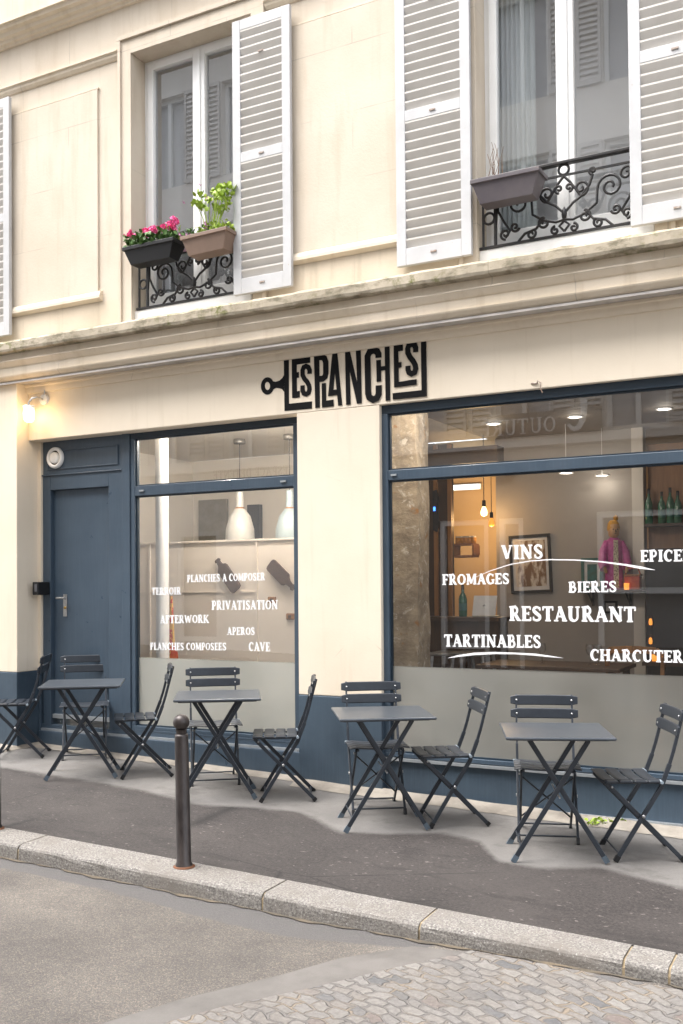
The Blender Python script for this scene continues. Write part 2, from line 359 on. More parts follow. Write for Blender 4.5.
def granite():
    m, t, p = nodes('kerb granite'); v = coords(t)
    a = mix(t, ramp(t, noise(t, 95, 5, .75, vec=v), .40, .60), (0.301, 0.281, 0.254), (0.113, 0.104, 0.096))
    a = mix(t, ramp(t, noise(t, 5, 6, vec=v), .45, .7), a, (0.180, 0.161, 0.141))
    a = mix(t, ramp(t, noise(t, 75, 3, vec=v), .62, .70), a, (0.392, 0.376, 0.349))
    t.links.new(a, p.inputs['Base Color']); p.inputs['Roughness'].default_value = .8
    bump(t, p, noise(t, 80, 5, .7, vec=v), .7, .008); return m
M['granite'] = granite()
def road_mat():
    m, t, p = nodes('worn chip asphalt'); v = coords(t)
    chips = voronoi(t, v, 210)
    sep = t.nodes.new('ShaderNodeSeparateColor'); t.links.new(chips.outputs['Color'], sep.inputs[0])
    stonec = ramp(t, sep.outputs[0], .25, .9, (0.125, 0.110, 0.096, 1), (0.294, 0.253, 0.206, 1))
    a = mix(t, ramp(t, sep.outputs[1], .30, .75), (0.155, 0.141, 0.128), stonec)
    a = mix(t, ramp(t, noise(t, 1.1, 6, .65, vec=v), .35, .7, (0.672, 0.672, 0.672, 1), (1.1, 1.1, 1.1, 1)), (0, 0, 0), a) if 0 else mix(t, 1.0, a, ramp(t, noise(t, 1.3, 6, .65, vec=v), .35, .7, (0.554, 0.554, 0.563, 1), (1.0, .995, .985, 1)), 'MULTIPLY')
    # smoother, lighter wheel bands and patches
    band = ramp(t, noise(t, .55, 4, .5, vec=coords(t, (.35, 1.3, 1)), dist=.4), .50, .60)
    a = mix(t, band, a, (0.243, 0.228, 0.210))
    fine = ramp(t, noise(t, 180, 3, vec=v), .35, .7, (.7, .7, .7, 1), (1.15, 1.15, 1.15, 1))
    a = mix(t, 1.0, a, fine, 'MULTIPLY')
    at = t.nodes.new('ShaderNodeAttribute'); at.attribute_name = 'smooth'
    k = t.nodes.new('ShaderNodeMath'); k.operation = 'ADD'; t.links.new(at.outputs['Fac'], k.inputs[0])
    nn = t.nodes.new('ShaderNodeMath'); nn.operation = 'MULTIPLY_ADD'; nn.inputs[1].default_value = .5; nn.inputs[2].default_value = -.25
    t.links.new(noise(t, 7, 5, vec=v), nn.inputs[0]); t.links.new(nn.outputs[0], k.inputs[1])
    a = mix(t, ramp(t, k.outputs[0], .42, .58), a, mix(t, ramp(t, noise(t, 130, 3, vec=v), .4, .65), (0.088, 0.083, 0.081), (0.115, 0.107, 0.102)))
    t.links.new(a, p.inputs['Base Color']); p.inputs['Roughness'].default_value = .85
    bump(t, p, chips.outputs['Distance'], .45, .006); return m
M['road'] = road_mat()
def pave_mat():
    m, t, p = nodes('pavement asphalt and concrete'); v = coords(t)
    asp = mix(t, ramp(t, noise(t, 60, 8, .85, vec=v), .40, .62), (.017, .0145, .0135), (.060, .051, .047))
    asp = mix(t, ramp(t, noise(t, 1.6, 7, .65, vec=v), .42, .70, (0, 0, 0, 1), (.7, .7, .7, 1)), asp, (.058, .050, .046))
    asp = mix(t, ramp(t, noise(t, 4.5, 5, .6, vec=coords(t, (.6, 1.6, 1))), .56, .66, (0, 0, 0, 1), (.55, .55, .55, 1)), asp, (.020, .017, .016))
    asp = mix(t, ramp(t, noise(t, 26, 2, .4, vec=coords(t, (1, 1.7, 1))), .70, .725), asp, (.125, .11, .10))
    crk = voronoi(t, coords(t, (.8, 1.1, 1)), .9, 'DISTANCE_TO_EDGE'); cm = t.nodes.new('ShaderNodeMath'); cm.operation = 'MULTIPLY'
    t.links.new(ramp(t, crk.outputs['Distance'], .0, .006, (1, 1, 1, 1), (0, 0, 0, 1)), cm.inputs[0]); t.links.new(ramp(t, noise(t, 1.2, 3, vec=v), .5, .6), cm.inputs[1])
    asp = mix(t, cm.outputs[0], asp, (.014, .012, .011))
    con = mix(t, ramp(t, noise(t, 3.5, 7, vec=v), .35, .7), (0.178, 0.169, 0.159), (0.128, 0.120, 0.113))
    con = mix(t, ramp(t, noise(t, 80, 6, .8, vec=v), .45, .68, (0, 0, 0, 1), (.5, .5, .5, 1)), con, (0.112, 0.106, 0.099))
    con = mix(t, ramp(t, noise(t, 2.1, 6, .7, vec=coords(t, (1, 1.6, 1))), .55, .66, (0, 0, 0, 1), (.6, .6, .6, 1)), con, (.085, .078, .072))
    at = t.nodes.new('ShaderNodeAttribute'); at.attribute_name = 'concrete'
    nn = t.nodes.new('ShaderNodeMath'); nn.operation = 'MULTIPLY_ADD'; nn.inputs[1].default_value = .5; nn.inputs[2].default_value = -.25
    t.links.new(noise(t, 7, 10, .78, vec=v), nn.inputs[0])
    k = t.nodes.new('ShaderNodeMath'); k.operation = 'ADD'; t.links.new(at.outputs['Fac'], k.inputs[0]); t.links.new(nn.outputs[0], k.inputs[1])
    a = mix(t, ramp(t, k.outputs[0], .38, .63), asp, con)
    t.links.new(a, p.inputs['Base Color']); p.inputs['Roughness'].default_value = .8
    bump(t, p, noise(t, 160, 4, vec=v), .45, .005); return m
M['pave'] = pave_mat()
def cobble_mat():
    m, t, p = nodes('worn granite setts'); c = t.nodes.new('ShaderNodeTexCoord')
    # fan-laid setts: polar rows around a centre so that the courses curve
    mp = t.nodes.new('ShaderNodeMapping'); mp.inputs['Location'].default_value = (2.6, 5.6, 0); t.links.new(c.outputs['Object'], mp.inputs[0])
    wob = t.nodes.new('ShaderNodeTexNoise'); wob.inputs['Scale'].default_value = 8; t.links.new(c.outputs['Object'], wob.inputs['Vector'])
    va = t.nodes.new('ShaderNodeVectorMath'); va.operation = 'SCALE'; va.inputs['Scale'].default_value = .10; t.links.new(wob.outputs['Color'], va.inputs[0])
    ad = t.nodes.new('ShaderNodeVectorMath'); t.links.new(mp.outputs[0], ad.inputs[0]); t.links.new(va.outputs[0], ad.inputs[1])
    sp = t.nodes.new('ShaderNodeSeparateXYZ'); t.links.new(ad.outputs[0], sp.inputs[0])
    def mth(op, a, b=None):
        n = t.nodes.new('ShaderNodeMath'); n.operation = op
        for i, q in enumerate((a, b)):
            if q is None: continue
            if isinstance(q, (int, float)): n.inputs[i].default_value = q
            else: t.links.new(q, n.inputs[i])
        return n.outputs[0]
    rr = mth('SQRT', mth('ADD', mth('MULTIPLY', sp.outputs[0], sp.outputs[0]), mth('MULTIPLY', sp.outputs[1], sp.outputs[1])))
    aa = mth('MULTIPLY', mth('ARCTAN2', sp.outputs[1], sp.outputs[0]), 2.3)
    cb = t.nodes.new('ShaderNodeCombineXYZ'); t.links.new(rr, cb.inputs[0]); t.links.new(aa, cb.inputs[1])
    br = t.nodes.new('ShaderNodeTexBrick'); br.offset = .5; br.inputs['Scale'].default_value = 1; br.inputs['Brick Width'].default_value = .082; br.inputs['Row Height'].default_value = .060
    br.inputs['Mortar Size'].default_value = .008; br.inputs['Mortar Smooth'].default_value = .7; br.inputs['Bias'].default_value = 0
    br.inputs['Color1'].default_value = (0, 0, 0, 1); br.inputs['Color2'].default_value = (1, 1, 1, 1); br.inputs['Mortar'].default_value = (.5, .5, .5, 1)
    cb2 = t.nodes.new('ShaderNodeCombineXYZ'); t.links.new(aa, cb2.inputs[0]); t.links.new(rr, cb2.inputs[1]); t.links.new(cb2.outputs[0], br.inputs['Vector'])
    sep = t.nodes.new('ShaderNodeSeparateColor'); t.links.new(br.outputs['Color'], sep.inputs[0])
    r = t.nodes.new('ShaderNodeValToRGB'); cr = r.color_ramp
    cr.elements[0].position = 0; cr.elements[0].color = (0.153, 0.146, 0.138, 1)
    cr.elements[1].position = 1; cr.elements[1].color = (0.230, 0.217, 0.201, 1)
    for pos, col in ((.05, (0.104, 0.107, 0.113, 1)), (.14, (0.188, 0.178, 0.171, 1)), (.5, (0.230, 0.217, 0.201, 1)), (.85, (0.203, 0.185, 0.168, 1)), (.92, (0.167, 0.132, 0.120, 1)), (.96, (0.244, 0.233, 0.215, 1))):
        e = cr.elements.new(pos); e.color = col
    t.links.new(sep.outputs[0], r.inputs[0])
    a = mix(t, ramp(t, noise(t, 60, 5, vec=c.outputs['Object']), .35, .75, (.72, .72, .72, 1), (1.12, 1.12, 1.12, 1)), (0, 0, 0), (0, 0, 0)) if 0 else mix(t, ramp(t, noise(t, 2.0, 5, .6, vec=c.outputs['Object']), .4, .7, (0, 0, 0, 1), (.6, .6, .6, 1)), r.outputs[0], (.17, .155, .14))
    a = mix(t, 1.0, a, ramp(t, noise(t, 50, 6, .7, vec=c.outputs['Object']), .3, .75, (.68, .67, .66, 1), (1.15, 1.15, 1.15, 1)), 'MULTIPLY')
    joint = ramp(t, br.outputs['Fac'], .1, .9, (1, 1, 1, 1), (0, 0, 0, 1))
    jc = mix(t, ramp(t, noise(t, 5, 5, vec=c.outputs['Object']), .45, .6), (0.151, 0.139, 0.129), (0.213, 0.174, 0.132))
    a = mix(t, joint, jc, a)
    t.links.new(a, p.inputs['Base Color']); p.inputs['Roughness'].default_value = .75
    h = mth('ADD', joint, mth('MULTIPLY', noise(t, 60, 4, vec=c.outputs['Object']), .25))
    bump(t, p, h, .9, .014); return m
M['cobble'] = cobble_mat()
M['concrete'] = pmat('worn concrete border', (0.157, 0.145, 0.133), (0.107, 0.098, 0.089), 4, .85, bs=.5, bscale=120)
M['fillet'] = pmat('pale cement fillet', (0.320, 0.288, 0.244), (0.192, 0.168, 0.140), 5, .9, bs=.6, bscale=40)
def rubble():
    m, t, p = nodes('bare rubble stone'); v = coords(t, (1, 1, 1.3))
    a = mix(t, ramp(t, noise(t, 5, 8, .7, vec=v), .38, .62), (.55, .45, .32), (.30, .245, .18))
    a = mix(t, ramp(t, noise(t, 9, 6, .7, vec=v, dist=.6), .56, .64), a, (.72, .66, .56))
    a = mix(t, ramp(t, noise(t, 7, 4, vec=v), .62, .7), a, (.42, .22, .09))
    t.links.new(a, p.inputs['Base Color']); p.inputs['Roughness'].default_value = .9
    bump(t, p, noise(t, 12, 8, .7, vec=v), .7, .03); return m
M['rubble'] = rubble()

# ------------------------------------------------------------------ ground
SLOPE = -.0266
def zpav(X, Y): return .13+SLOPE*(X+7)+.02*Y
def ykerb(X):   # outer edge of the kerb
    return -2.30+.045*max(0.0, min(1.0, (X+2.4)/1.2))
def hkerb(X): return .09-.025*max(0.0, min(1.0, (X+2.6)/1.8))
def zroad(X, Y): return zpav(X, -2.3)-hkerb(X)+.006*min(3.0, max(0.0, -2.3-Y))
def pgnd(x, y, h=0.0, road=False):
    """survey: ground point measured at a photo pixel"""
    d = FW+(x-CX)/FPX*RT-(y-CY)/FPX*UP
    t = 5.0
    for _ in range(40):
        P = CAM+t*d; g = (zroad if road else zpav)(P[0], P[1])+h
        t += (g-P[2])/d[2]*.9
    P = CAM+t*d; return float(P[0]), float(P[1])
def grid(name, xs, ys, zf, mat, kind='structure', attr=None):
    nx, ny = len(xs), len(ys)
    v = [(x, y, zf(x, y)) for y in ys for x in xs]
    f = [(j*nx+i, j*nx+i+1, (j+1)*nx+i+1, (j+1)*nx+i) for j in range(ny-1) for i in range(nx-1)]
    mb = MB(); mb.add(v, f, True); o = mb.build(name, mat); o['kind'] = kind
    if attr:
        nm, fn = attr; a = o.data.attributes.new(nm, 'FLOAT', 'POINT')
        a.data.foreach_set('value', [fn(x, y) for x, y, z in v])
    return o
def seg_y(line, X):
    line = sorted(line)
    if X <= line[0][0]: return line[0][1]
    for (a, b), (c, d) in zip(line, line[1:]):
        if X <= c: return b+(d-b)*(X-a)/max(1e-6, c-a)
    return line[-1][1]
conc = [pgnd(*q) for q in ((0, 767), (50, 775), (100, 783), (145, 791), (200, 805), (260, 808), (300, 812), (342, 833), (400, 834), (442, 833), (480, 842), (497, 861), (542, 868), (602, 868), (683, 889))]
xs_f = list(np.arange(-8.6, .8, .04)); xs_w = [-60, -30, -15]+xs_f+[2, 5, 12, 30]
grid('pavement', xs_w, list(np.arange(-2.06, .36, .04))+[.36], zpav, M['pave'],
     attr=('concrete', lambda x, y: max(0, min(1, .5+(y-seg_y(conc, x))*3.2))))
gut = [pgnd(x, y, 0, True) for x, y in ((0, 868), (60, 880), (110, 891), (145, 901), (220, 922), (300, 939), (412, 948))]
def smooth_f(x, y):
    if x > gut[-1][0]+.05: return 0.0
    return max(0, min(1, .5+(y-seg_y(gut, x))*7))
grid('road', xs_w, [-60, -30, -10.5, -8, -6.5]+list(np.arange(-5.6, -2.24, .04))+[-2.235], zroad, M['road'], attr=('smooth', smooth_f))
# kerb: long granite blocks with rounded noses
joints = [pgnd(x, y)[0] for x, y in ((20, 845), (264, 893), (421, 922), (627, 955), (672, 964))]
js = [-14.0, -11.9, -10.0, -8.2, -6.6]+joints+[.4, 1.6, 3.2, 5, 7, 9]
kb = MB()
for a, b in zip(js, js[1:]):
    n = max(2, int((b-a)/.15)); g = .006
    sec = []
    for i in range(n+1):
        X = a+g+(b-a-2*g)*i/n; Y0 = ykerb(X); jit = .002*math.sin(X*23)+.0015*math.sin(X*61)
        pr = [(-2.055, -.14), (-2.055, .004), (Y0+.034, .003+jit), (Y0+.012, -.005+jit), (Y0+.003, -.016), (Y0+jit, -.036), (Y0-.012, -.25)]
        sec.append([(X, y, zpav(X, max(y, -2.3))+z) for y, z in pr])
    m_ = len(sec[0]); v = [p for s_ in sec for p in s_]; f = []
    for i in range(n):
        for j in range(m_-1): f.append((i*m_+j, i*m_+j+1, (i+1)*m_+j+1, (i+1)*m_+j))
    kb.add(v, f, False); kb.add(sec[0], [tuple(range(m_))]); kb.add(sec[-1], [tuple(range(m_))])
k = kb.build('kerb', M['granite']); k['kind'] = 'structure'
jb = MB()
for a in js[1:-1]:
    jb.add([(a-.008, -2.056, zpav(a, -2.06)-.003), (a+.008, -2.056, zpav(a, -2.06)-.003), (a+.008, ykerb(a)+.03, zpav(a, -2.28)-.004), (a-.008, ykerb(a)+.03, zpav(a, -2.28)-.004),
            (a-.008, ykerb(a)+.004, zpav(a, -2.3)-.03), (a+.008, ykerb(a)+.004, zpav(a, -2.3)-.03), (a+.008, ykerb(a)+.002, zpav(a, -2.3)-.2), (a-.008, ykerb(a)+.002, zpav(a, -2.3)-.2)],
           [(0, 1, 2, 3), (3, 2, 5, 4), (4, 5, 6, 7)])
j = jb.build('kerb_joints', pmat('sandy mortar', (.40, .31, .19), (.25, .2, .13), 30, .9)); j['kind'] = 'structure'
# damp grit line and cement fillet
def strip(name, pts, off, mat):
    """pts: (x, y_in, y_out)"""
    v = []
    for x, a, b in pts: v += [(x, a, zroad(x, a)+off), (x, b, zroad(x, b)+off)]
    mb = MB(); mb.add(v, [(2*i, 2*i+2, 2*i+3, 2*i+1) for i in range(len(pts)-1)], True)
    o = mb.build(name, mat); o['kind'] = 'structure'; return o
xs = np.arange(-8.5, .6, .03)
strip('gutter_grit', [(x, ykerb(x)+.02, ykerb(x)-.018-.012*math.sin(x*9)-.008*math.sin(x*31)-.006*random.random()) for x in xs], .005,
      pmat('dark grit and moss', (.075, .065, .052), (.15, .118, .08), 9, .95, bs=.6, bscale=120))
# setts with a concrete border
A_ = [pgnd(x, y, 0, True) for x, y in ((412, 947), (340, 959), (280, 976), (185, 999), (110, 1022), (30, 1048))]
B_ = [pgnd(x, y, 0, True) for x, y in ((470, 953), (400, 968), (310, 990), (225, 1008), (160, 1026), (80, 1052))]
def poly_ground(name, pts, off, mat):
    mb = MB(); mb.add([(x, y, zroad(x, y)+off) for x, y in pts], [tuple(range(len(pts)))]); o = mb.build(name, mat); o['kind'] = 'structure'; return o
mb = MB()
v = []
for (a, b) in zip(A_, B_): v += [(a[0], a[1], zroad(*a)+.004), (b[0], b[1], zroad(*b)+.004)]
mb.add(v, [(2*i, 2*i+2, 2*i+3, 2*i+1) for i in range(len(A_)-1)])
o = mb.build('crossing_border', M['concrete']); o['kind'] = 'structure'
mb = MB(); v = []; rows = []
Bl = sorted([(y, x) for x, y in B_])
ys_ = [-9, -7.5, -6, -5]+list(np.arange(-4.4, -2.25, .06))
NXS = 60
for y in ys_:
    xb_ = seg_y(Bl, y)
    for i in range(NXS+1):
        x = xb_+(3.0-xb_)*(i/NXS)**1.3; yy = min(y, ykerb(x)+.01); v.append((x, yy, zroad(x, yy)+.008))
mb.add(v, [(j*(NXS+1)+i, j*(NXS+1)+i+1, (j+1)*(NXS+1)+i+1, (j+1)*(NXS+1)+i) for j in range(len(ys_)-1) for i in range(NXS)], True)
o = mb.build('sett_paving', M['cobble']); o['kind'] = 'structure'
far = MB(); far.box(-60, 30, -10.3, -8.9, -.6, -.6)
far = MB(); far.add([(-60, -10.3, zpav(-60, -2)+.02), (30, -10.3, zpav(30, -2)+.02), (30, -8.8, zpav(30, -2)), (-60, -8.8, zpav(-60, -2)), (30, -8.8, -3), (-60, -8.8, -1)], [(0, 1, 2, 3), (3, 2, 4, 5)])
o = far.build('far_pavement', M['concrete']); o['kind'] = 'structure'

# ------------------------------------------------------------------ the building
YU, YF, YS, YL = -.05, .12, -.13, -.14      # upper wall, upper window frames, shutters, left pier
YD = .14                                     # door and left shop window frames
YR = .04                                     # right shop window frame
XL, XR = -11.0, 3.0
bld = thing('apartment_building', 'cream stone apartment house with blue grey shopfront along its ground floor', 'building', (0, 0, 0))
zt_ = FZ(0, 385.4, -.17)                     # underside of the cornice
# window openings upstairs
W1 = (FX(132.5, 100, YU), FX(132.5, 100, YU)+1.235); W2 = (FX(471, 100, YU)+.045, FX(471, 100, YU)+.045+1.22)
zs = FZ(300, 290, YU)+.02                     # stone base line of the openings
zs = FZ(181, 316, YU)
zh1 = FZ(133, 60, YU); zTop = zh1+.05
wall = MB()
def wall_with_holes(mb, x0, x1, y0, y1, z0, z1, holes):
    xs = x0
    for a, b, c, d in sorted(holes):
        mb.box(xs, a, y0, y1, z0, z1)
        if c > z0: mb.box(a, b, y0, y1, z0, c)
        if d < z1: mb.box(a, b, y0, y1, d, z1)
        xs = b
    mb.box(xs, x1, y0, y1, z0, z1)
wL = W1[0]-3.02; W0 = (wL-.0, wL+1.22)
zW0, zW1 = zs-.02, zTop
wall_with_holes(wall, XL, XR, YU, .30, zt_+.05, 9.2, [(W0[0], W0[1], zW0, zW1), (*W1, zW0, zW1), (*W2, zW0, zW1)])
wall.build('upper_wall', M['stone'], bld, .004)
# raised surrounds, string course, panels
zstr = FZ(60, 69, YU-.03)
for a, b in (W0, W1, W2):
    tr = MB()
    for x0, x1 in ((a-.135, a-.002), (b+.002, b+.135)):
        tr.box(x0, x1, YU-.022, YU+.01, zs-.03, zTop+.13)
        tr.box(x0 if x0 < a-.1 else x1-.03, (x0+.03) if x0 < a-.1 else x1, YU-.04, YU-.015, zs-.03, zTop+.16)
    tr.box(a-.132, b+.132, YU-.0215, YU+.01, zTop+.002, zTop+.127)
    tr.box(a-.138, b+.138, YU-.042, YU-.0, zTop+.13, zTop+.165)
    tr.build('window_surround', M['stone'], bld, .003)
z0 = FZ(0, 89.6, YU-.03)
sp_edges = [(XL, W0[0]-.14), (W0[1]+.14, W1[0]-.14), (W1[1]+.14, W2[0]-.14), (W2[1]+.14, XR)]
for a, b in sp_edges:
    sc_ = MB(); sc_.extrude_x([(YU+.01, z0-.075), (YU-.012, z0-.07), (YU-.03, z0-.045), (YU-.034, z0-.02), (YU-.05, z0-.012), (YU-.05, z0), (YU+.01, z0+.012)], a, b)
    sc_.build('string_course', M['trim'], bld)
# big moulded band near the top of the picture
zb = FZ(0, 48.3, YU-.05); zb2 = FZ(0, 24, YU-.16)
tb_ = MB(); e = (zb2-zb)
tb_.extrude_x([(YU+.01, zb), (YU-.025, zb), (YU-.03, zb+e*.14), (YU-.055, zb+e*.16), (YU-.06, zb+e*.34), (YU-.095, zb+e*.40), (YU-.105, zb+e*.62), (YU-.14, zb+e*.68), (YU-.15, zb+e*.9), (YU-.17, zb+e*.92), (YU-.17, zb+e), (YU+.01, zb+e+.02)], XL, XR)
tb_.build('moulded_band', M['trim'], bld)
ub = MB(); ub.box(XL, XR, YU-.13, YU+.01, zb2+.02, zb2+.55); ub.build('upper_frieze', M['stone'], bld)
# recessed-look panels between the windows: thin raised fillets
zpt, zpb = FZ(97, 90, YU), FZ(97, 299, YU)
for a, b in sp_edges:
    a2, b2 = a+.12, b-.12
    if b == sp_edges[1][1]: b2 = FX(99, 200, YU)
    pn = MB(); lo = MB(); pn.box(a2, b2, YU-.018, YU+.01, zpb+.06, zpt)
    lo.extrude_x([(YU+.005, zpb+.07), (YU-.03, zpb+.055), (YU-.045, zpb+.02), (YU-.045, zpb-.005), (YU-.02, zpb-.02), (YU+.005, zpb-.03)], a2-.02, b2+.04)
    pf = MB(); pf.box(a2-.012, b2+.012, YU-.019, YU+.01, zpt, zpt+.012); pf.build('panel_fillet', M['trim'], bld)
    pn.build('wall_panel', M['stone'], bld, .004); lo.build('panel_moulding', M['trim'], bld)
for a, b in sp_edges: gr = MB(); gr.box(a+.01, b-.01, YU-.006, YU+.01, zs-.06, zpb-.035); gr.build('grimy_base_course', M['grime'], bld)
# ledge and cornice
lz1, lz0 = FZ(0, 342, -.30), FZ(0, 352.5, -.30)
c1, c2, c3, c4, c5 = FZ(0, 363, -.235), FZ(0, 368, -.225), FZ(0, 377, -.20), FZ(0, 382, -.175), zt_
def wavy_ledge():
    mb = MB(); n = 260; sec = []
    for i in range(n+1):
        X = XL+(XR-XL)*i/n
        j1 = .004*math.sin(X*7.3)+.004*math.sin(X*19+1)+random.uniform(-.003, .003); j2 = random.uniform(-.004, .004)+.003*math.sin(X*13)
        sec.append([(X, .2, lz0), (X, -.235, lz0-.004), (X, -.295+j1, lz0+j2), (X, -.302+j1, lz0+.02), (X, -.302+j1, lz1-.018), (X, -.29+j1, lz1+j2*.7), (X, -.05, lz1+.012), (X, .2, lz1+.03)])
    m_ = len(sec[0]); f = []
    for i in range(n):
        for j in range(m_-1): f.append((i*m_+j, i*m_+j+1, (i+1)*m_+j+1, (i+1)*m_+j))
    mb.add([p for s_ in sec for p in s_], f, False); mb.add(sec[0], [tuple(range(m_))]); mb.add(sec[-1], [tuple(range(m_))]); return mb
wavy_ledge().build('window_ledge', M['ledge'], bld)
co = MB()
co.extrude_x([(.02, lz0-.003), (-.215, lz0-.003), (-.22, c1+.02), (-.24, c1+.012), (-.245, c1), (-.215, c2), (-.205, c2-.005), (-.20, c3), (-.215, c3-.004), (-.21, c3-.015), (-.185, c4), (-.175, c4-.004), (-.172, c5+.022), (.02, c5+.022)], XL, XR)
co.build('cornice', M['trim'], bld)
fl = MB(); fl.extrude_x([(.02, c5+.016), (-.178, c5+.016), (-.181, c5-.002), (-.174, c5-.002), (-.172, c5+.008), (.02, c5+.008)], XL, XR)
fl.build('zinc_flashing', pmat('painted zinc flashing', (.60, .56, .52), (.42, .39, .37), 6, .6, bs=.1), bld)
# ---- shopfront masonry
zg0 = -.35
opz = FZ(385, 404.3, 0)                    # top of the shopfront openings
opL = FZ(43, 438.7, .02)
x17, x43 = FX(17, 600, YL), FX(43, 600, YD)
xpL, xpR = FX(298, 600, 0), FX(381, 600, 0)
zdL, zdM = FZ(20, 672.5, YL), FZ(320, 695.5, 0)
xend = -.35
pl = MB()
pl.box(XL, x17, YL, .5, zdL, c5+.008)                       # left pier
pl.box(x17, XR, 0, .4, opz, c5+.007)                        # fascia carrying the sign
pl.box(xpL, xpR, .001, .15, zdM, opz)                        # pier between the windows
pl.box(xend, XR, .001, .6, zdM, opz)
pl.build('shopfront_plaster', M['plaster'], bld, .006)
rl = MB(); rl.extrude_x([(.0, c5-.075), (-.02, c5-.07), (-.028, c5-.045), (-.03, c5-.02), (-.05, c5-.012), (-.05, c5+.006), (0, c5+.006)], x17, XR)
rl.build('fascia_moulding', M['plaster'], bld)
for q in ((XL, x17+.0005, YL-.003, .5, zdL-.002), (xpL+.001, xpR, -.004, .15, zdM-.002), (xend, XR, -.004, .6, zdM-.002), (x17+.0005, x43-.02, YD-.02, .5, zdL-.003)):
    dd = MB(); dd.box(q[0], q[1], q[2], q[3], zg0, q[4]); dd.build('painted_dado', M['dado'], bld, .006)
rv = MB(); rv.box(x17+.0004, x43-.001, YD-.021, .5, zdL, opz-.001); rv.build('pier_reveal', M['plaster'], bld)

# ---- left part: door
zbotL = FZ(300, 751, YD)                      # sill strip of the left window
door = part('door', bld)
xd0, xd1 = x43, FX(123, 600, YD)
zd_top = FZ(43, 436, YD)+.0
zl_t, zl_b = FZ(80, 489, YD+.05), FZ(80, 719.5, YD+.03)
xl0, xl1 = FX(53, 600, YD+.03), FX(112.5, 600, YD+.05)
fr = MB()
zm = FZ(80, 473, YD)
fr.box(xd0, xl0, YD, YD+.12, zl_b-.06, zm); fr.box(xl1, xd1, YD, YD+.12, zl_b-.06, zm)
fr.box(xl0, xl1, YD, YD+.12, zl_t, zm)
fr.box(xd0-.005, xd1+.001, YD-.014, YD+.0, zm-.006, zm+.006)
fr.box(xd0, xd1, YD+.004, YD+.12, zm+.006, opz+.02)
fr.build('frame', M['blue'], door, .004)
tp = MB()
tx0, tx1, tz0, tz1 = xd0+.06, xd1-.05, zm+.05, opz-.085
for a in ((tx0, tx1, tz0, tz0+.012), (tx0, tx1, tz1-.012, tz1), (tx0, tx0+.012, tz0+.012, tz1-.012), (tx1-.012, tx1, tz0+.012, tz1-.012)):
    tp.box(a[0], a[1], YD-.006, YD+.01, a[2], a[3])
tp.build('transom_moulding', M['blue'], door, .002)
lf = MB(); lf.box(xl0, xl1, YD+.045, YD+.09, zl_b, zl_t); lf.build('door_leaf', M['blue'], door, .003)
st = MB(); st.box(xl0, xl1, YD+.02, YD+.0445, zl_b-.002, zl_b+.035); st.build('threshold_bar', M['metal_strip'], door, .002)
hx, hz = FX(64.5, 598, YD+.03), FZ(64.5, 598, YD+.03)
hd = MB(); hd.box(hx-.024, hx+.02, YD+.038, YD+.045, hz-.17, hz+.035)
hd.tube([(hx-.005, YD+.04, hz), (hx-.005, YD-.005, hz), (hx-.03, YD-.012, hz+.002), (hx-.105+.12, YD-.012, hz)], .009)
hd.tube([(hx-.06, YD-.012, hz), (hx+.045, YD-.012, hz)], .010)
hd.build('handle', M['steel'], door)
ky = MB(); ky.lathe([(0, -.012), (.012, -.012), (.013, 0)], (hx, YD+.04, hz-.09), 14, 'y'); ky.build('keyhole', pmat('brass', (.6, .38, .12), None, 20, .3, .9), door)
vx, vz = FX(56, 458, YD), FZ(56, 458, YD)
vt = MB(); vt.lathe([(0, -.035), (.045, -.035), (.052, -.03), (.053, -.012), (.066, -.012), (.07, -.03), (.086, -.032), (.098, -.02), (.10, 0)], (vx, YD, vz), 36, 'y')
vt.build('vent', M['white'], door)
vg = MB(); vg.lathe([(.052, -.013), (.0665, -.013)], (vx, YD, vz), 36, 'y'); vg.build('vent_slot', M['black'], door)
# ---- left shop window
def shop_window(px0, px1, Yf, ztop, ztr1, ztr0, zfrost, zb0, wf, fm_='film'):
    """frame x-range in metres; transom between ztr1 and ztr0"""
    root = part('shop_window', bld); f = MB(); d = .07
    f.box(px0, px0+wf, Yf, Yf+d, zb0, ztop-.07); f.box(px1-wf, px1, Yf, Yf+d, zb0, ztop-.07)
    f.box(px0+wf, px1-wf, Yf+.002, Yf+d, ztr0, ztr1)
    f.box(px0, px1, Yf-.001, Yf+d, zb0-.03, zb0)
    f.build('frame', M['blue'], root, .004)
    h = MB(); h.box(px0, px1, Yf+.001, Yf+d, ztop-.07, ztop); h.build('head_frame', M['darkblue'], root, .003)
    bd = MB()
    for za, zb_ in ((zb0, ztr0), (ztr1, ztop-.07)):
        bd.box(px0+wf, px0+wf+.012, Yf+.022, Yf+.05, za, zb_); bd.box(px1-wf-.012, px1-wf, Yf+.022, Yf+.05, za, zb_)
        bd.box(px0+wf+.012, px1-wf-.012, Yf+.022, Yf+.05, zb_-.012, zb_); bd.box(px0+wf+.012, px1-wf-.012, Yf+.022, Yf+.05, za, za+.012)
    bd.build('glazing_bead', M['darkblue'], root)
    for za, zb_ in ((zfrost, ztr0), (ztr1, ztop-.07)):
        p = MB(); yq = Yf+.035; p.add([(px0+wf, yq, za), (px1-wf, yq, za), (px1-wf, yq, zb_), (px0+wf, yq, zb_)], [(0, 1, 2, 3)])
        p.build('pane', M['glass'], root)
    p = MB(); yq = Yf+.038; p.add([(px0+wf, yq, zb0), (px1-wf, yq, zb0), (px1-wf, yq, zfrost), (px0+wf, yq, zfrost)], [(0, 1, 2, 3)])
    p.build('frosted_film', M[fm_], root)
    return root
xw0, xw1 = FX(131, 600, YD), FX(299, 600, YD)
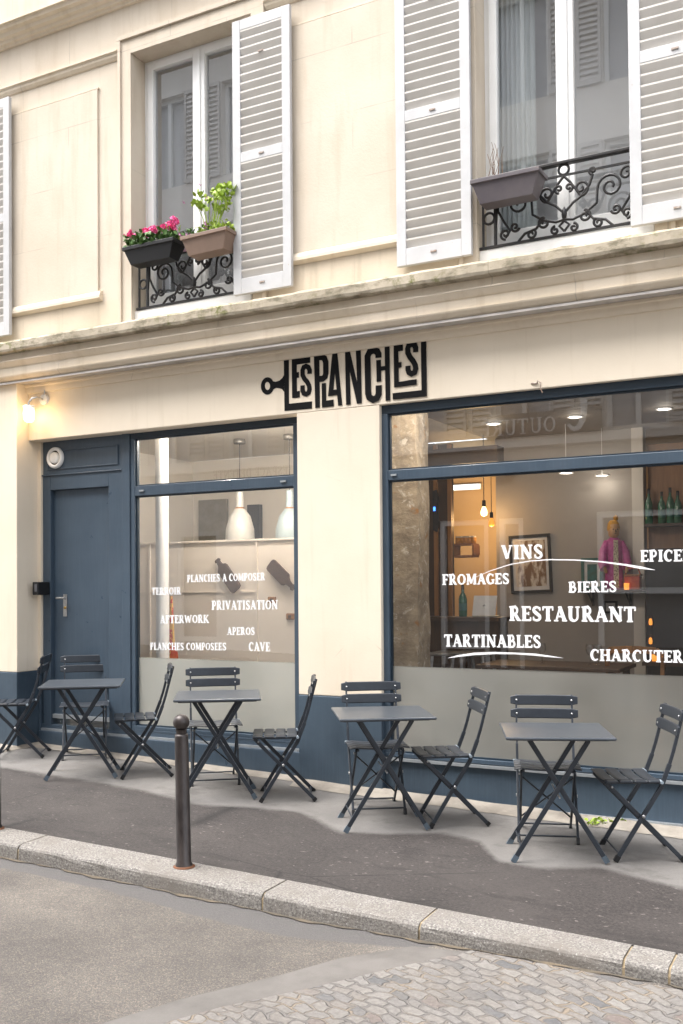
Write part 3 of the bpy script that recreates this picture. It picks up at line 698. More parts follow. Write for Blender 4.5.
zfL = FZ(220, 660, YD+.035); ztL1, ztL0 = FZ(240, 479, YD), FZ(240, 489.5, YD)
zsillL = FZ(200, 729, YD)
zsillL = FZ(298, 738, YD)+.0
jm = MB(); jm.box(xd1+.001, xw0-.001, YD-.012, YD+.12, zl_b-.06, opz+.02); jm.build('mullion_post', M['blue'], bld, .004)
winL = shop_window(xw0, xw1, YD, opz+.02, ztL1, ztL0, zfL, zsillL, .045, 'film_left')
for xx in (142, 283.5):
    b = MB(); cx_, cz_ = FX(xx, 489-.068*(xx-136), YD), (ztL1+ztL0)/2; b.box(cx_-.025, cx_+.025, YD-.012, YD, cz_-.007, cz_+.007); b.build('latch', M['metal_strip'], winL)
# stall board below door and left window, with metal strip
sb = MB(); zst = FZ(270, 748, YD-.03)
sb.box(x43-.02, xw1+.02, YD, .5, zg0, zl_b-.06)
sb.box(xd1, xw1+.02, YD-.002, .5, zl_b-.06, zsillL-.03)
sb.build('stall_board', M['blue'], bld, .004)
ss = MB(); ss.box(xd1+.03, xw1, YD-.022, YD, zst-.012, zst+.008); ss.box(x43-.01, xd1+.03, YD-.022, YD, zst-.012, zst+.008); ss.build('metal_strip', M['metal_strip'], bld)
kk = MB(); kk.box(x43-.02, xw1+.02, YD-.045, YD-.004, zg0, zst-.013); kk.build('plinth_board', M['blue'], bld, .005)
# ---- right shop window
xr0, xr1 = FX(382.5, 600, YR), -.36
zfR = FZ(540, 671, YR+.035); ztR1, ztR0 = FZ(533, 460.5, YR), FZ(533, 471.5, YR)
zsr = FZ(560, 766, YR)
winR = shop_window(xr0, xr1, YR, opz+.004, ztR1, ztR0, zfR, zsr, .055)
b = MB(); cx_ = FX(394, 475, YR); b.box(cx_-.022, cx_+.022, YR-.012, YR, (ztR1+ztR0)/2-.007, (ztR1+ztR0)/2+.007); b.build('latch', M['metal_strip'], winR)
sb = MB(); sb.box(xpR, xend+.0, YR+.01, .5, zg0, zsr-.03); sb.build('stall_board', M['dado'], bld, .004)
z1_ = FZ(560, 772.5, YR); zlo = FZ(630, 820, YR-.0)
ss = MB(); ss.box(xpR+.01, xend, YR-.02, YR+.01, z1_-.012, z1_+.008)
ss.box(FX(405, 790, 0), xend, YR-.03, YR+.01, zlo-.012, zlo+.008); ss.build('metal_strip', M['metal_strip'], bld)
# pale cement fillet at the foot of the wall
fm = MB(); v = []; rngf = random.Random(2)
xs = np.arange(-11, 3, .05)
for x in xs:
    yb = YD if x43 < x < xpL else (YL if x < x17 else 0)
    o_ = .10+.008*math.sin(x*5)+.006*math.sin(x*17)+rngf.uniform(-.006, .006)
    v += [(x, yb+.01, zpav(x, yb)+.035+.003*math.sin(x*11)), (x, yb-.05, zpav(x, yb)+.022), (x, yb-o_-.06, zpav(x, yb-o_)+.003)]
f = []
for i in range(len(xs)-1):
    for j in range(2): f.append((3*i+j, 3*i+j+1, 3*i+3+j+1, 3*i+3+j))
fm.add(v, f, True); fm.build('cement_fillet', M['fillet'], bld)

# ------------------------------------------------------------------ lettering on the glass: a plump serif alphabet
def arc(cx, cy, rx, ry, a0, a1, n=9): return [(cx+rx*math.cos(rad(a0+(a1-a0)*i/n)), cy+ry*math.sin(rad(a0+(a1-a0)*i/n))) for i in range(n+1)]
T, t_ = .21, .10
def ser(x, y, h=.17): return ([(x-h, y), (x+h, y)], .085)
def stem(x): return [([(x, .02), (x, .98)], T), ser(x, .045), ser(x, .955)]
GL = {
 'I': (.42, stem(.21)),
 'A': (.80, [([(.14, .04), (.38, .97)], t_), ([(.36, .98), (.64, .04)], T), ([(.22, .33), (.56, .33)], t_), ser(.14, .045, .13), ser(.64, .045, .15), ([(.27, .955), (.45, .955)], .085)]),
 'B': (.70, stem(.19)+[([(.19, .95), (.36, .95)]+arc(.36, .735, .14, .215, 90, -90)+[(.19, .52)], .12), ([(.19, .52), (.38, .52)]+arc(.38, .285, .19, .235, 90, -90)+[(.19, .05)], .14)]),
 'C': (.72, [(arc(.40, .5, .27, .44, 48, 312, 14), [.12, .10, .12, .15, .17, .19, .20, .21, .20, .19, .17, .15, .13, .11, .09]), ([(.60, .68), (.61, .93)], .09)]),
 'D': (.78, stem(.19)+[([(.19, .95), (.36, .95)]+arc(.36, .5, .27, .45, 90, -90, 10)+[(.19, .05)], [.11, .11, .12, .14, .16, .18, .19, .20, .19, .18, .16, .14, .12, .11, .11])]),
 'E': (.64, stem(.19)+[([(.19, .94), (.56, .94)], .11), ([(.19, .51), (.46, .51)], .10), ([(.19, .06), (.58, .06)], .11), ([(.555, .98), (.555, .76)], .08), ([(.575, .02), (.575, .26)], .08), ([(.46, .40), (.46, .62)], .07)]),
 'F': (.62, stem(.19)+[([(.19, .94), (.56, .94)], .11), ([(.19, .50), (.46, .50)], .10), ([(.555, .98), (.555, .72)], .08), ([(.46, .39), (.46, .61)], .07)]),
 'G': (.76, [(arc(.40, .5, .27, .44, 48, 320, 14), [.12, .10, .12, .15, .17, .19, .20, .21, .20, .19, .17, .15, .13, .12, .12]), ([(.60, .70), (.61, .93)], .09), ([(.62, .40), (.62, .05)], .16), ([(.46, .41), (.74, .41)], .085)]),
 'H': (.84, stem(.19)+stem(.65)+[([(.19, .5), (.65, .5)], .10)]),
 'K': (.80, stem(.19)+[([(.26, .45), (.64, .96)], .10), ([(.34, .56), (.66, .04)], T), ser(.62, .955, .13), ser(.67, .045, .14)]),
 'L': (.62, stem(.19)+[([(.19, .06), (.56, .06)], .11), ([(.555, .02), (.555, .28)], .08)]),
 'M': (.98, [([(.17, .04), (.19, .96)], .11), ([(.20, .97), (.48, .12)], T), ([(.48, .10), (.75, .96)], .10), ([(.78, .96), (.80, .04)], T), ser(.16, .045, .12), ser(.80, .045, .15), ser(.15, .955, .12), ser(.82, .955, .12)]),
 'N': (.86, [([(.18, .04), (.18, .96)], .11), ([(.18, .97), (.68, .03)], T), ([(.68, .03), (.68, .96)], .11), ser(.18, .045, .13), ser(.15, .955, .12), ser(.68, .955, .14)]),
 'O': (.80, [(arc(.40, .5, .28, .43, 0, 360, 20)[:-1], [.19, .18, .16, .14, .12, .11, .12, .14, .16, .18, .19, .18, .16, .14, .12, .11, .12, .14, .16, .18], True)]),
 'P': (.66, stem(.19)+[([(.19, .95), (.36, .95)]+arc(.36, .70, .17, .25, 90, -90)+[(.19, .45)], .13)]),
 'R': (.76, stem(.19)+[([(.19, .95), (.36, .95)]+arc(.36, .72, .16, .23, 90, -90)+[(.19, .49)], .13), ([(.36, .50), (.60, .05)], .19), ser(.64, .045, .10)]),
 'S': (.64, [([(.50, .78)]+arc(.32, .75, .19, .19, 30, 180, 7)+[(.16, .66), (.30, .52), (.46, .38)]+arc(.31, .25, .20, .20, 20, -160, 8), [.08, .10, .11, .12, .13, .14, .15, .16, .17, .18, .20, .19, .17, .16, .15, .14, .13, .12, .11, .10, .09]), ([(.51, .70), (.51, .95)], .08), ([(.12, .30), (.12, .05)], .08)]),
 'T': (.70, [([(.35, .02), (.35, .96)], T), ser(.35, .045), ([(.04, .94), (.66, .94)], .11), ([(.06, .98), (.06, .72)], .08), ([(.64, .98), (.64, .72)], .08)]),
 'U': (.82, [([(.19, .97), (.19, .36)]+arc(.40, .32, .21, .27, 180, 360, 8)+[(.61, .97)], [T, T, T, .20, .18, .16, .13, .11, .11, .11, .11, .11]), ser(.19, .955, .15), ser(.61, .955, .13)]),
 'V': (.78, [([(.15, .96), (.40, .05)], T), ([(.40, .05), (.62, .96)], .10), ser(.14, .955, .14), ser(.63, .955, .12)]),
 'W': (1.10, [([(.14, .96), (.34, .05)], .19), ([(.34, .05), (.54, .92)], .10), ([(.54, .92), (.74, .05)], .19), ([(.74, .05), (.94, .96)], .10), ser(.14, .955, .13), ser(.95, .955, .12)]),
 ' ': (.34, []),
}
def word(txt, x0, yb0, x1, yb1, hpx, Yp, parent, mat, bold=1.0, mirror=False):
    A = fac(x0, yb0, Yp); B = fac(x1, yb1, Yp); Ht = abs(fac(x0, yb0-hpx, Yp)[1]-A[1])
    tot = sum(GL[c][0] for c in txt); mb = MB(); u = 0
    sx = (B[0]-A[0])/tot
    for c in txt:
        wd, st_ = GL[c]
        for s_ in st_:
            pts, ww = s_[0], s_[1]; cl = len(s_) > 2
            P = []
            for px, pz in pts:
                q = (u+px)/tot
                P.append((A[0]+(B[0]-A[0])*(u+px)/tot, A[1]+(B[1]-A[1])*q+pz*Ht))
            sc = (Ht+abs(sx))/2*bold
            mb.ribbon(P, [k_*sc for k_ in ww] if isinstance(ww, list) else ww*sc, Yp, .001, cl)
            mb.k %= 6
        u += wd
    return mb.build('lettering', mat, parent)
YgL, YgR = YD+.033, YR+.033
for a in (('PLANCHES A COMPOSER', 187, 582.3, 265.2, 580.3, 7.4), ('TERROIR', 151.6, 594.9, 181.1, 594.5, 7.2), ('PRIVATISATION', 211.6, 609.8, 278.2, 609.4, 9.0),
          ('AFTERWORK', 160, 623.4, 209, 623, 8), ('APEROS', 227, 634.9, 255, 635, 7.6), ('PLANCHES COMPOSEES', 150, 650, 226.4, 650.4, 7.4), ('CAVE', 248.6, 651, 270.3, 651.4, 9)):
    word(*a, YgL, winL, M['ink'], 1.0)
for a in (('VINS', 501.2, 559.4, 543.4, 558.6, 14), ('FROMAGES', 442, 585, 509.6, 584, 10.6), ('BIERES', 568.3, 592.6, 617, 592, 10.8), ('EPICERIE', 640.2, 561.8, 708, 561, 11.6),
          ('RESTAURANT', 509, 620.8, 636.3, 622.2, 14.6), ('TARTINABLES', 444, 646.6, 541.3, 648, 12.2), ('CHARCUTERIE', 590, 660.6, 699, 663.2, 11.6)):
    word(*a, YgR, winR, M['ink'], 1.1)
def swoosh(pts, wpx):  # bright car reflections on the glass, drawn as white strokes
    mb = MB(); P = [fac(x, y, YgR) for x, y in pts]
    mb.ribbon(P, [q*.0068 for q in wpx], YgR-.002, .0006); return mb.build('painted_reflection', M['ink'], winR)
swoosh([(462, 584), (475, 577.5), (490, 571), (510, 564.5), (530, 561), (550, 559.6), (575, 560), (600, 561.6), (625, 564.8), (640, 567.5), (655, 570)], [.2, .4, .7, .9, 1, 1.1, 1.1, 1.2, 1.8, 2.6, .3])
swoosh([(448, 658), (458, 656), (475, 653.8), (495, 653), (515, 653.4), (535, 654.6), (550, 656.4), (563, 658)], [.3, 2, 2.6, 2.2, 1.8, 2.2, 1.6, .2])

# ------------------------------------------------------------------ painted sign
sign = MB(); Ys = -.003
def sA(zx, zy): return fac(250+zx/7.19, 330+zy/7.19, Ys)
def sB(zx, zy): return fac(340+zx/7.19, 330+zy/7.19, Ys)
def spoly(fn, pts):
    P = [fn(*p) for p in pts]; y = Ys-sign.k*.0002; sign.k += 1; sign.plate(P, y, y+.0025)
def sline(fn, pts, wpx, close=False): sign.ribbon([fn(*p) for p in pts], wpx/7.19/98, Ys, .0025, close)
sline(sA, [(125+33*math.cos(a), 402+46*math.sin(a)) for a in np.linspace(0, 2*math.pi, 25)[:-1]], 26, True)
spoly(sA, [(152, 366), (185, 372), (212, 363), (232, 345), (244, 325), (244, 443), (230, 425), (210, 418), (185, 416), (152, 436)])
spoly(sA, [(243, 217), (279, 213), (279, 530), (445, 513), (445, 565), (248, 582)])
spoly(sA, [(300, 210), (335, 205), (337, 488), (303, 489)]); spoly(sA, [(334, 205), (432, 190), (432, 235), (334, 249)]); spoly(sA, [(334, 304), (351, 302), (352, 342), (334, 345)]); spoly(sA, [(334, 441), (357, 437), (358, 483), (334, 488)])
sline(sA, [(428, 315), (429, 290), (420, 268), (403, 260), (386, 268), (378, 290), (379, 325), (392, 352), (410, 372), (424, 398), (428, 425), (422, 450), (405, 461), (387, 455), (378, 435), (378, 398)], 27)
spoly(sA, [(460, 187), (498, 182), (502, 558), (470, 561)]); sline(sA, [(490, 197), (518, 194), (536, 205), (545, 232), (546, 310), (540, 335), (522, 350), (492, 353)], 33)
spoly(sA, [(516, 384), (546, 380), (548, 508), (600, 500), (603, 548), (518, 558)])
spoly(sA, [(592, 170), (610, 168), (612, 300), (598, 445), (592, 474), (562, 476)]); spoly(sA, [(609, 168), (628, 165), (663, 541), (635, 545), (611, 300)]); spoly(sA, [(590, 432), (632, 426), (632, 466), (590, 474)])
spoly(sB, [(37, 158), (66, 155), (77, 535), (45, 539)]); spoly(sB, [(60, 156), (72, 155), (157, 525), (123, 531), (70, 290)]); spoly(sB, [(115, 150), (150, 146), (157, 525), (128, 470)])
sline(sB, [(278, 200), (278, 175), (268, 155), (242, 146), (214, 158), (199, 190), (203, 455), (212, 485), (240, 501), (266, 490), (279, 462), (279, 398)], 35)
spoly(sB, [(262, 218), (295, 214), (297, 370), (265, 374)]); spoly(sB, [(295, 262), (324, 259), (325, 288), (296, 292)]); spoly(sB, [(322, 122), (357, 118), (362, 506), (330, 510)])
spoly(sB, [(387, 112), (420, 108), (424, 410), (391, 414)]); spoly(sB, [(420, 108), (453, 103), (453, 149), (420, 154)]); spoly(sB, [(421, 234), (443, 231), (444, 268), (421, 272)]); spoly(sB, [(423, 374), (552, 353), (553, 393), (424, 410)])
sline(sB, [(546, 160), (546, 130), (538, 108), (518, 101), (497, 110), (489, 135), (490, 165), (505, 195), (528, 225), (543, 255), (546, 280), (538, 306), (517, 316), (498, 306), (491, 285), (491, 258)], 29)
spoly(sB, [(583, 82), (621, 76), (626, 477), (381, 501), (380, 455), (588, 433)])
o = sign.build('shop_sign', M['black']); tag(o, 'black painted LES PLANCHES lettering shaped like a chopping board on the cream fascia', 'sign')

# ------------------------------------------------------------------ upstairs windows, shutters, railings
def casement(a, b, z0, z1, netting, curtain):
    root = part('casement_window', bld); fw = .055; m = (a+b)/2
    f = MB(); y0, y1 = YF, YF+.07
    zi = z0+.16
    f.box(a-.03, a+fw, y0, y1, z0-.1, z1+.03); f.box(b-fw, b+.03, y0, y1, z0-.1, z1+.03); f.box(a+fw, b-fw, y0, y1, z1-.05, z1+.03); f.box(a+fw, b-fw, y0, y1, z0-.1, z0+.04)
    f.build('frame', M['white'], root, .004)
    s = MB(); w2 = .062
    for l, r in ((a+fw+.002, m-.002), (m+.002, b-fw-.002)):
        ya, yb = YF-.016, YF+.05
        wl = w2 if l < m-.1 else w2*.95
        s.box(l, l+wl, ya, yb, z0+.042, z1-.052); s.box(r-wl, r, ya, yb, z0+.042, z1-.052); s.box(l+wl, r-wl, ya, yb, z1-.052-w2, z1-.052); s.box(l+wl, r-wl, ya, yb, z0+.042, z0+.042+w2+.05)
    s.box(m-.022, m+.022, YF-.028, YF-.0165, z0+.05, z1-.06)
    s.build('sash', M['white'], root, .005)
    for l, r in ((a+fw+.06, m-.06), (m+.06, b-fw-.06)):
        p = MB(); p.add([(l, YF+.02, z0), (r, YF+.02, z0), (r, YF+.02, z1), (l, YF+.02, z1)], [(0, 1, 2, 3)]); p.build('pane', M['glass_up'], root)
        if netting:
            p = MB(); p.add([(l, YF+.035, z0), (r, YF+.035, z0), (r, YF+.035, z1), (l, YF+.035, z1)], [(0, 1, 2, 3)]); p.build('insect_net', M['net'], root)
    for (x0, x1) in curtain:
        n = 40; v = []
        for i in range(n+1):
            X = x0+(x1-x0)*i/n; Y = YF+.22+.025*math.sin(i*1.35)
            v += [(X, Y, z0-.1), (X, Y, z1+.05)]
        c = MB(); c.add(v, [(2*i, 2*i+2, 2*i+3, 2*i+1) for i in range(n)], True); c.build('curtain', M['curtain'], root)
    sl = MB(); sl.box(a-.0, b+.0, YU+.02, YF+.0, z0-.12, z0-.005); sl.build('sill', M['white'], root, .006)
    rm = MB(); x0, x1, y0, y1, za, zb_ = a-.1, b+.1, .31, .62, z0-.2, z1+.35
    rm.add([(x0, y0, za), (x1, y0, za), (x1, y1, za), (x0, y1, za), (x0, y0, zb_), (x1, y0, zb_), (x1, y1, zb_), (x0, y1, zb_)], [(0, 1, 2, 3), (4, 5, 6, 7), (2, 3, 7, 6), (0, 3, 7, 4), (1, 2, 6, 5)])
    rm.build('room', M['room'], root)
    return root
zf1 = FZ(143.7, 66, YF)+.045
casement(W1[0]-.02, W1[0]-.02+1.22, zs+.12, zf1, True, [(W1[0]+.05, W1[0]+.22)])
x2 = FX(482, 100, YF); casement(x2, x2+1.235, zs+.12, zf1, False, [(x2+.02, x2+.34)])
casement(W0[0], W0[0]+1.22, zs+.12, zf1, False, [(W0[0], W0[1])])
def shutter(x0, x1, z0, z1, Y=YS):
    root = part('shutter', bld); f = MB(); wd = .075; th = .035
    zm_ = FZ(262, 151, Y)
    f.box(x0, x0+wd, Y, Y+th, z0, z1); f.box(x1-wd, x1, Y, Y+th, z0, z1)
    f.box(x0+wd, x1-wd, Y+.001, Y+th, z1-.085, z1); f.box(x0+wd, x1-wd, Y+.001, Y+th, z0, z0+.125); f.box(x0+wd, x1-wd, Y+.001, Y+th, zm_-.05, zm_+.03)
    f.build('frame', M['shutter'], root, .003)
    s = MB(); st = .070
    for za, zb_ in ((z0+.125, zm_-.05), (zm_+.03, z1-.085)):
        n = int(round((zb_-za)/st)); h = (zb_-za)/n
        for i in range(n):
            z = za+i*h
            s.hexa([(x0+wd, Y+.003, z+h-.014), (x1-wd, Y+.003, z+h-.014), (x1-wd, Y+.031, z-.012), (x0+wd, Y+.031, z-.012)],
                   [(x0+wd, Y+.003, z+h-.001), (x1-wd, Y+.003, z+h-.001), (x1-wd, Y+.031, z-.001), (x0+wd, Y+.031, z-.001)])
    s.build('slats', M['slat'], root)
    for z in (z0+.07, zm_-.01, z1-.3): MB().box((x0+x1)/2-.02, (x0+x1)/2+.025, Y-.006, Y, z-.006, z+.006).build('latch_bar', M['latch'], root)
    return root
zsb = FZ(262, 290.5, YS); zst_ = FZ(262, 12.5, YS)
S1 = (FX(232.6, 150, YS), FX(290.3, 150, YS)); S2 = (FX(395.7, 150, YS), FX(470.3, 150, YS)); S3x = FX(629.5, 150, YS)
shutter(*S1, zsb, zst_); shutter(*S2, zsb, zst_); shutter(S3x, S3x+.585, zsb, zst_)
S0r = FX(9, 250, YS); shutter(S0r-.56, S0r, zsb, zst_); shutter(S0r-.56-1.8, S0r-1.8, zsb, zst_)
def spiral(cx, cz, r, turns, a0, sgn=1, n=26):
    out = []
    for i in range(n+1):
        q = i/n; a = a0+sgn*q*turns*2*math.pi; rr = r*(1-.82*q)
        out.append((cx+rr*math.cos(a), cz+rr*math.sin(a)))
    return out
def railing(x0, x1, z0, z1, Y):
    root = part('balcony_railing', bld); W = x1-x0; H = z1-z0; b = MB()
    b.box(x0-.03, x1+.03, Y-.025, Y+.025, z1-.022, z1); b.build('handrail', M['iron'], root, .004)
    b = MB(); zt = z0+H*.80
    b.box(x0-.03, x1+.03, Y-.009, Y+.009, z0, z0+.016); b.box(x0, x1, Y-.007, Y+.007, zt, zt+.013)
    for q in (.0, .075, .925, 1.0): b.box(x0+W*q-.007, x0+W*q+.007, Y-.007, Y+.007, z0+.016, z1-.022)
    b.build('rail_bars', M['iron'], root)
    s = MB(); X = lambda q: x0+W*q; Z = lambda q: z0+H*q; th = .0095
    def tb_(pts): s.tube([(p[0], Y, p[1]) for p in pts], th, 6)
    def ring(cx, cz, r): s.tube([(cx+r*math.cos(a), Y, cz+r*math.sin(a)) for a in np.linspace(0, 2*math.pi, 15)[:-1]], th, 6, True)
    ring(X(.0375), Z(.42), W*.034); ring(X(.9625), Z(.42), W*.034); ring(X(.5), Z(.89), H*.07)
    for sg in (-1, 1):
        c = lambda q: X(.5+sg*q)
        def P(pts): tb_([(c(a), Z(bz)) for a, bz in pts])
        def S(q, bz, r, turns, a0, sgn):
            pts = spiral(0, 0, r, turns, a0, sgn); tb_([(c(q)+sg*px, Z(bz)+pz) for px, pz in pts]); 
        S(.10, .60, H*.11, 1.35, rad(-90), 1)        # upper pair
        S(.27, .55, H*.17, 1.6, rad(180), -1)        # big volute
        P([(.27-.17*H/W, .55), (.19, .36), (.12, .25), (.05, .20), (.0, .22)])
        S(.36, .68, H*.10, 1.3, rad(0), 1)
        P([(.36+.10*H/W, .68), (.405, .5), (.37, .34), (.33, .2), (.36, .11)])
        S(.36, .16, H*.075, 1.3, rad(-90), 1)
        S(.12, .22, H*.085, 1.35, rad(90), -1)
        S(.055, .09, H*.06, 1.2, rad(90), -1)
        S(.20, .10, H*.07, 1.25, rad(120), 1)
        P([(.0, .80), (.04, .70), (.10, .49)]); P([(.0, .3), (.05, .42), (.10, .49)])
        P([(.28, .03), (.24, .12), (.17, .16), (.12, .30)])
        P([(0.0, .06), (.03, .14), (.0, .2)])
        S(.03, .64, H*.06, 1.2, rad(-90), 1); S(.40, .86, H*.05, 1.2, rad(0), 1); S(.17, .80, H*.055, 1.2, rad(-90), -1); S(.30, .24, H*.07, 1.25, rad(200), 1)
        P([(.10, .49), (.15, .62), (.17, .75)]); P([(.42, .04), (.42, .3), (.40, .8)])
    s.lathe([(0, .0), (.016, .02), (.02, .05), (.012, .08), (0, .1)], (X(.5), Y, Z(.2)), 10)
    s.build('scrollwork', M['iron'], root)
    return root
zr0, zr1 = FZ(560, 232.5, YU), FZ(560, 161, YU)
YRl = -.03
railing(W1[0]+.05, W1[1]-.02, zr0-.02, zr1, YRl)
railing(W2[0]+.03, W2[1]-.02, zr0-.02, zr1, YRl)
railing(W0[0]+.03, W0[1]-.02, zr0-.02, zr1, YRl)

# ------------------------------------------------------------------ planters
def planter(name, label, cx, cy, cz, L, mat, tilt=0.0, h=.16, d=.17):
    """cz: rim height"""
    t = thing(name, label, 'planter', (cx, cy, cz-h)); t.rotation_euler = (0, tilt, 0)
    b = MB(); L2, d2 = L/2, d/2; k = .80
    o0 = [(-L2*k, -d2*.72, 0), (L2*k, -d2*.72, 0), (L2*k, d2*.72, 0), (-L2*k, d2*.72, 0)]
    o1 = [(-L2, -d2, h-.03), (L2, -d2, h-.03), (L2, d2, h-.03), (-L2, d2, h-.03)]
    e = .012
    o2 = [(-L2-e, -d2-e, h-.03), (L2+e, -d2-e, h-.03), (L2+e, d2+e, h-.03), (-L2-e, d2+e, h-.03)]
    o3 = [(p[0], p[1], h) for p in o2]; i3 = [(p[0]*.955, p[1]*.87, h) for p in o2]; i2 = [(p[0], p[1], h-.035) for p in i3]
    V = o0+o1+o2+o3+i3+i2; F = [(3, 2, 1, 0)]
    for a in range(5):
        for j_ in range(4): F.append((a*4+j_, a*4+(j_+1) % 4, a*4+4+(j_+1) % 4, a*4+4+j_))
    b.add(V, F); b.build('trough', mat, t, .003)
    s = MB(); s.add([(p[0], p[1], h-.03) for p in i3], [(0, 1, 2, 3)]); s.build('soil', M['soil'], t)
    return t, h
def leaf(mb, p, s, rng, up=.3, seg=5):
    """rounded, slightly cupped leaf"""
    d = Vector((rng.uniform(-1, 1), rng.uniform(-1, .6), rng.uniform(-up, .9))).normalized(); t = d.cross(Vector((rng.uniform(-1, 1), rng.uniform(-1, 1), rng.uniform(-1, 1)))).normalized()
    n = d.cross(t); p = Vector(p); vs = [p]
    for i in range(seg+1):
        a = -1.9+3.8*i/seg; vs.append(p+d*s*(.55+.5*math.cos(a))+t*s*.55*math.sin(a)+n*s*.12*abs(math.sin(a)))
    mb.add(vs, [(0, i, i+1) for i in range(1, seg+1)])
def blossom(mb, p, r, rng, n=44):
    for _ in range(n):
        d = Vector((rng.gauss(0, 1), rng.gauss(0, 1), rng.gauss(.3, 1))).normalized()*r*rng.uniform(.55, 1)
        leaf(mb, Vector(p)+d*.9, r*.55, rng, .9, 4)
rng = random.Random(3)
Yp = -.22
ax, az = fac(150.5, 250.5, Yp); L1 = FX(177, 244, Yp)-FX(124, 248, Yp)
t, h = planter('flower_planter', 'black plastic trough of pink geraniums hung on the railing, left of the taupe trough', ax-.015, Yp+.07, az+.065, L1*.92, M['box_black'], 0.0, .15)
g = MB(); st = MB()
for i in range(330):
    q = rng.uniform(-.5, .5); z = h+rng.uniform(-.01, .10)*(1-abs(q)*.6)
    leaf(g, (q*L1*.98, rng.uniform(-.1, .08), z), rng.uniform(.026, .05), rng)
for px, py in ((124.5, 234), (131, 236), (140, 229.5), (146, 230), (150.5, 229), (154, 230.5), (158, 226), (163, 223.5), (168, 225), (173, 221.5), (176, 225)):
    x, z = fac(px, py, Yp); lx, lz = x-ax+.015, z-(az+.065-h)
    ly = rng.uniform(-.06, .03)
    st.tube([(lx*.9, 0, h-.03), (lx*.97, ly*.6, (h+lz)/2), (lx, ly, lz)], .003, 5)
g.build('foliage', M['leaf'], t); st.build('stem', M['leaf_light'], t)
bl = MB()
for px, py, r in ((124.5, 233, .036), (139, 229.5, .030), (143.5, 231, .030), (150.5, 229.5, .030), (155, 229, .026), (158.5, 226, .024), (164, 224, .036), (170, 222.5, .036), (174, 221, .030), (168, 227, .026)):
    x, z = fac(px, py, Yp); blossom(bl, (x-ax+.015, rng.uniform(-.07, .02), z-(az+.065-h)), r*1.3, rng)
bl.build('blossom', M['pink'], t)
ax, az = fac(209, 238, Yp); L2_ = .43
t, h = planter('flower_planter', 'taupe plastic trough with a tall light green plant, hung beside the pink geraniums', FX(185.5, 238, Yp)+L2_/2, Yp+.05, az+.04, L2_, M['box_brown'], -rad(1.2), .158, .19)
ox, oz = FX(185.5, 238, Yp)+L2_/2, az+.04-h
g = MB(); st = MB()
for px, py in ((204, 196), (199, 204), (209, 189), (213, 186), (219, 185), (224, 184), (221, 193), (226, 190), (217, 198), (211, 203), (203, 207), (225, 200), (206, 199), (215, 192), (228, 186), (222, 207)):
    x, z = fac(px, py, Yp); x -= ox; z -= oz; y = rng.uniform(-.08, .06)
    st.tube([(-.03+x*.3, 0, h-.03), (x*.55, y*.4, h+(z-h)*.5), (x, y, z)], .0032, 5)
    for _ in range(15): leaf(g, (x+rng.uniform(-.03, .03), y+rng.uniform(-.03, .03), z+rng.uniform(-.02, .02)), rng.uniform(.022, .04), rng)
for _ in range(150): leaf(g, (rng.uniform(-.08, .22), rng.uniform(-.08, .08), h+rng.uniform(-.01, .07)), rng.uniform(.02, .032), rng)
g.build('light_foliage', M['leaf_light'], t); st.build('stem', M['leaf_light'], t)
g = MB()
for _ in range(90): leaf(g, (rng.uniform(-.23, .02), rng.uniform(-.1, .06), h+rng.uniform(-.01, .06)), rng.uniform(.02, .032), rng)
g.build('dark_foliage', M['leaf'], t)
bl = MB()
for px, py, r in ((206, 225, .022), (202, 221, .018), (187, 234, .026), (183, 236, .024), (186, 202, .014), (209, 199, .012), (199, 183, .012), (205, 228, .018)):
    x, z = fac(px, py, Yp); blossom(bl, (x-ox, rng.uniform(-.08, 0), z-oz), r, rng, 16)
bl.build('blossom', M['purple'], t)
ax0, az0 = fac(470, 184, Yp); ax1 = FX(543, 173, Yp)
t, h = planter('window_planter', 'dusty purple grey trough with only dry twigs, hung on the right window railing', (ax0+ax1)/2, Yp+.06, az0+.01, (ax1-ax0)*.90, M['box_grey'], 0, .17, .18)
st = MB()
for i in range(9):
    bx = rng.uniform(-.18, 0); P = Vector((bx, rng.uniform(-.03, .04), h-.03)); pts = [tuple(P)]
    for k_ in range(4): P = P+Vector((rng.uniform(-.025, .025), rng.uniform(-.02, .02), rng.uniform(.04, .085))); pts.append(tuple(P))
    st.tube(pts, [.0035, .003, .0025, .002, .0015], 5)
st.build('dry_twigs', M['twig'], t)

# ------------------------------------------------------------------ wall lamp, intercom
lx, lz = FX(37, 402, -.04), FZ(37, 402, -.04)
lamp = thing('wall_lamp', 'lit white wall lamp with glass shade under the cornice at the left', 'lamp', (lx, 0, lz))
b = MB(); b.lathe([(0, -.03), (.04, -.03), (.05, -.02), (.05, 0)], (.06, -.0, .02), 20, 'y'); b.build('wall_plate', M['white'], lamp)
b = MB(); b.tube([(.06, -.03, .02), (.06, -.10, .03), (.03, -.13, .015), (0, -.14, -.02), (0, -.14, -.05)], .009, 8); b.tube([(.07, -.02, .02), (.075, -.02, .12)], .006, 6); b.build('arm', M['steel'], lamp)
b = MB(); b.lathe([(0, .0), (.05, 0), (.055, -.012), (.05, -.024), (0, -.024)], (0, -.14, -.05), 22); b.build('cap', M['white'], lamp)
b = MB(); b.lathe([(.03, -.024), (.046, -.035), (.05, -.07), (.046, -.125), (.03, -.145), (0, -.148)], (0, -.14, -.05), 22); b.build('glass_shade', M['lamp_on'], lamp)
pd = bpy.data.lights.new('lamp_light', 'POINT'); pd.energy = .85; pd.color = (1, .62, .24); pd.shadow_soft_size = .05
po = bpy.data.objects.new('lamp_light', pd); COL.objects.link(po); po.parent = lamp; po.location = (.02, -.21, -.12)
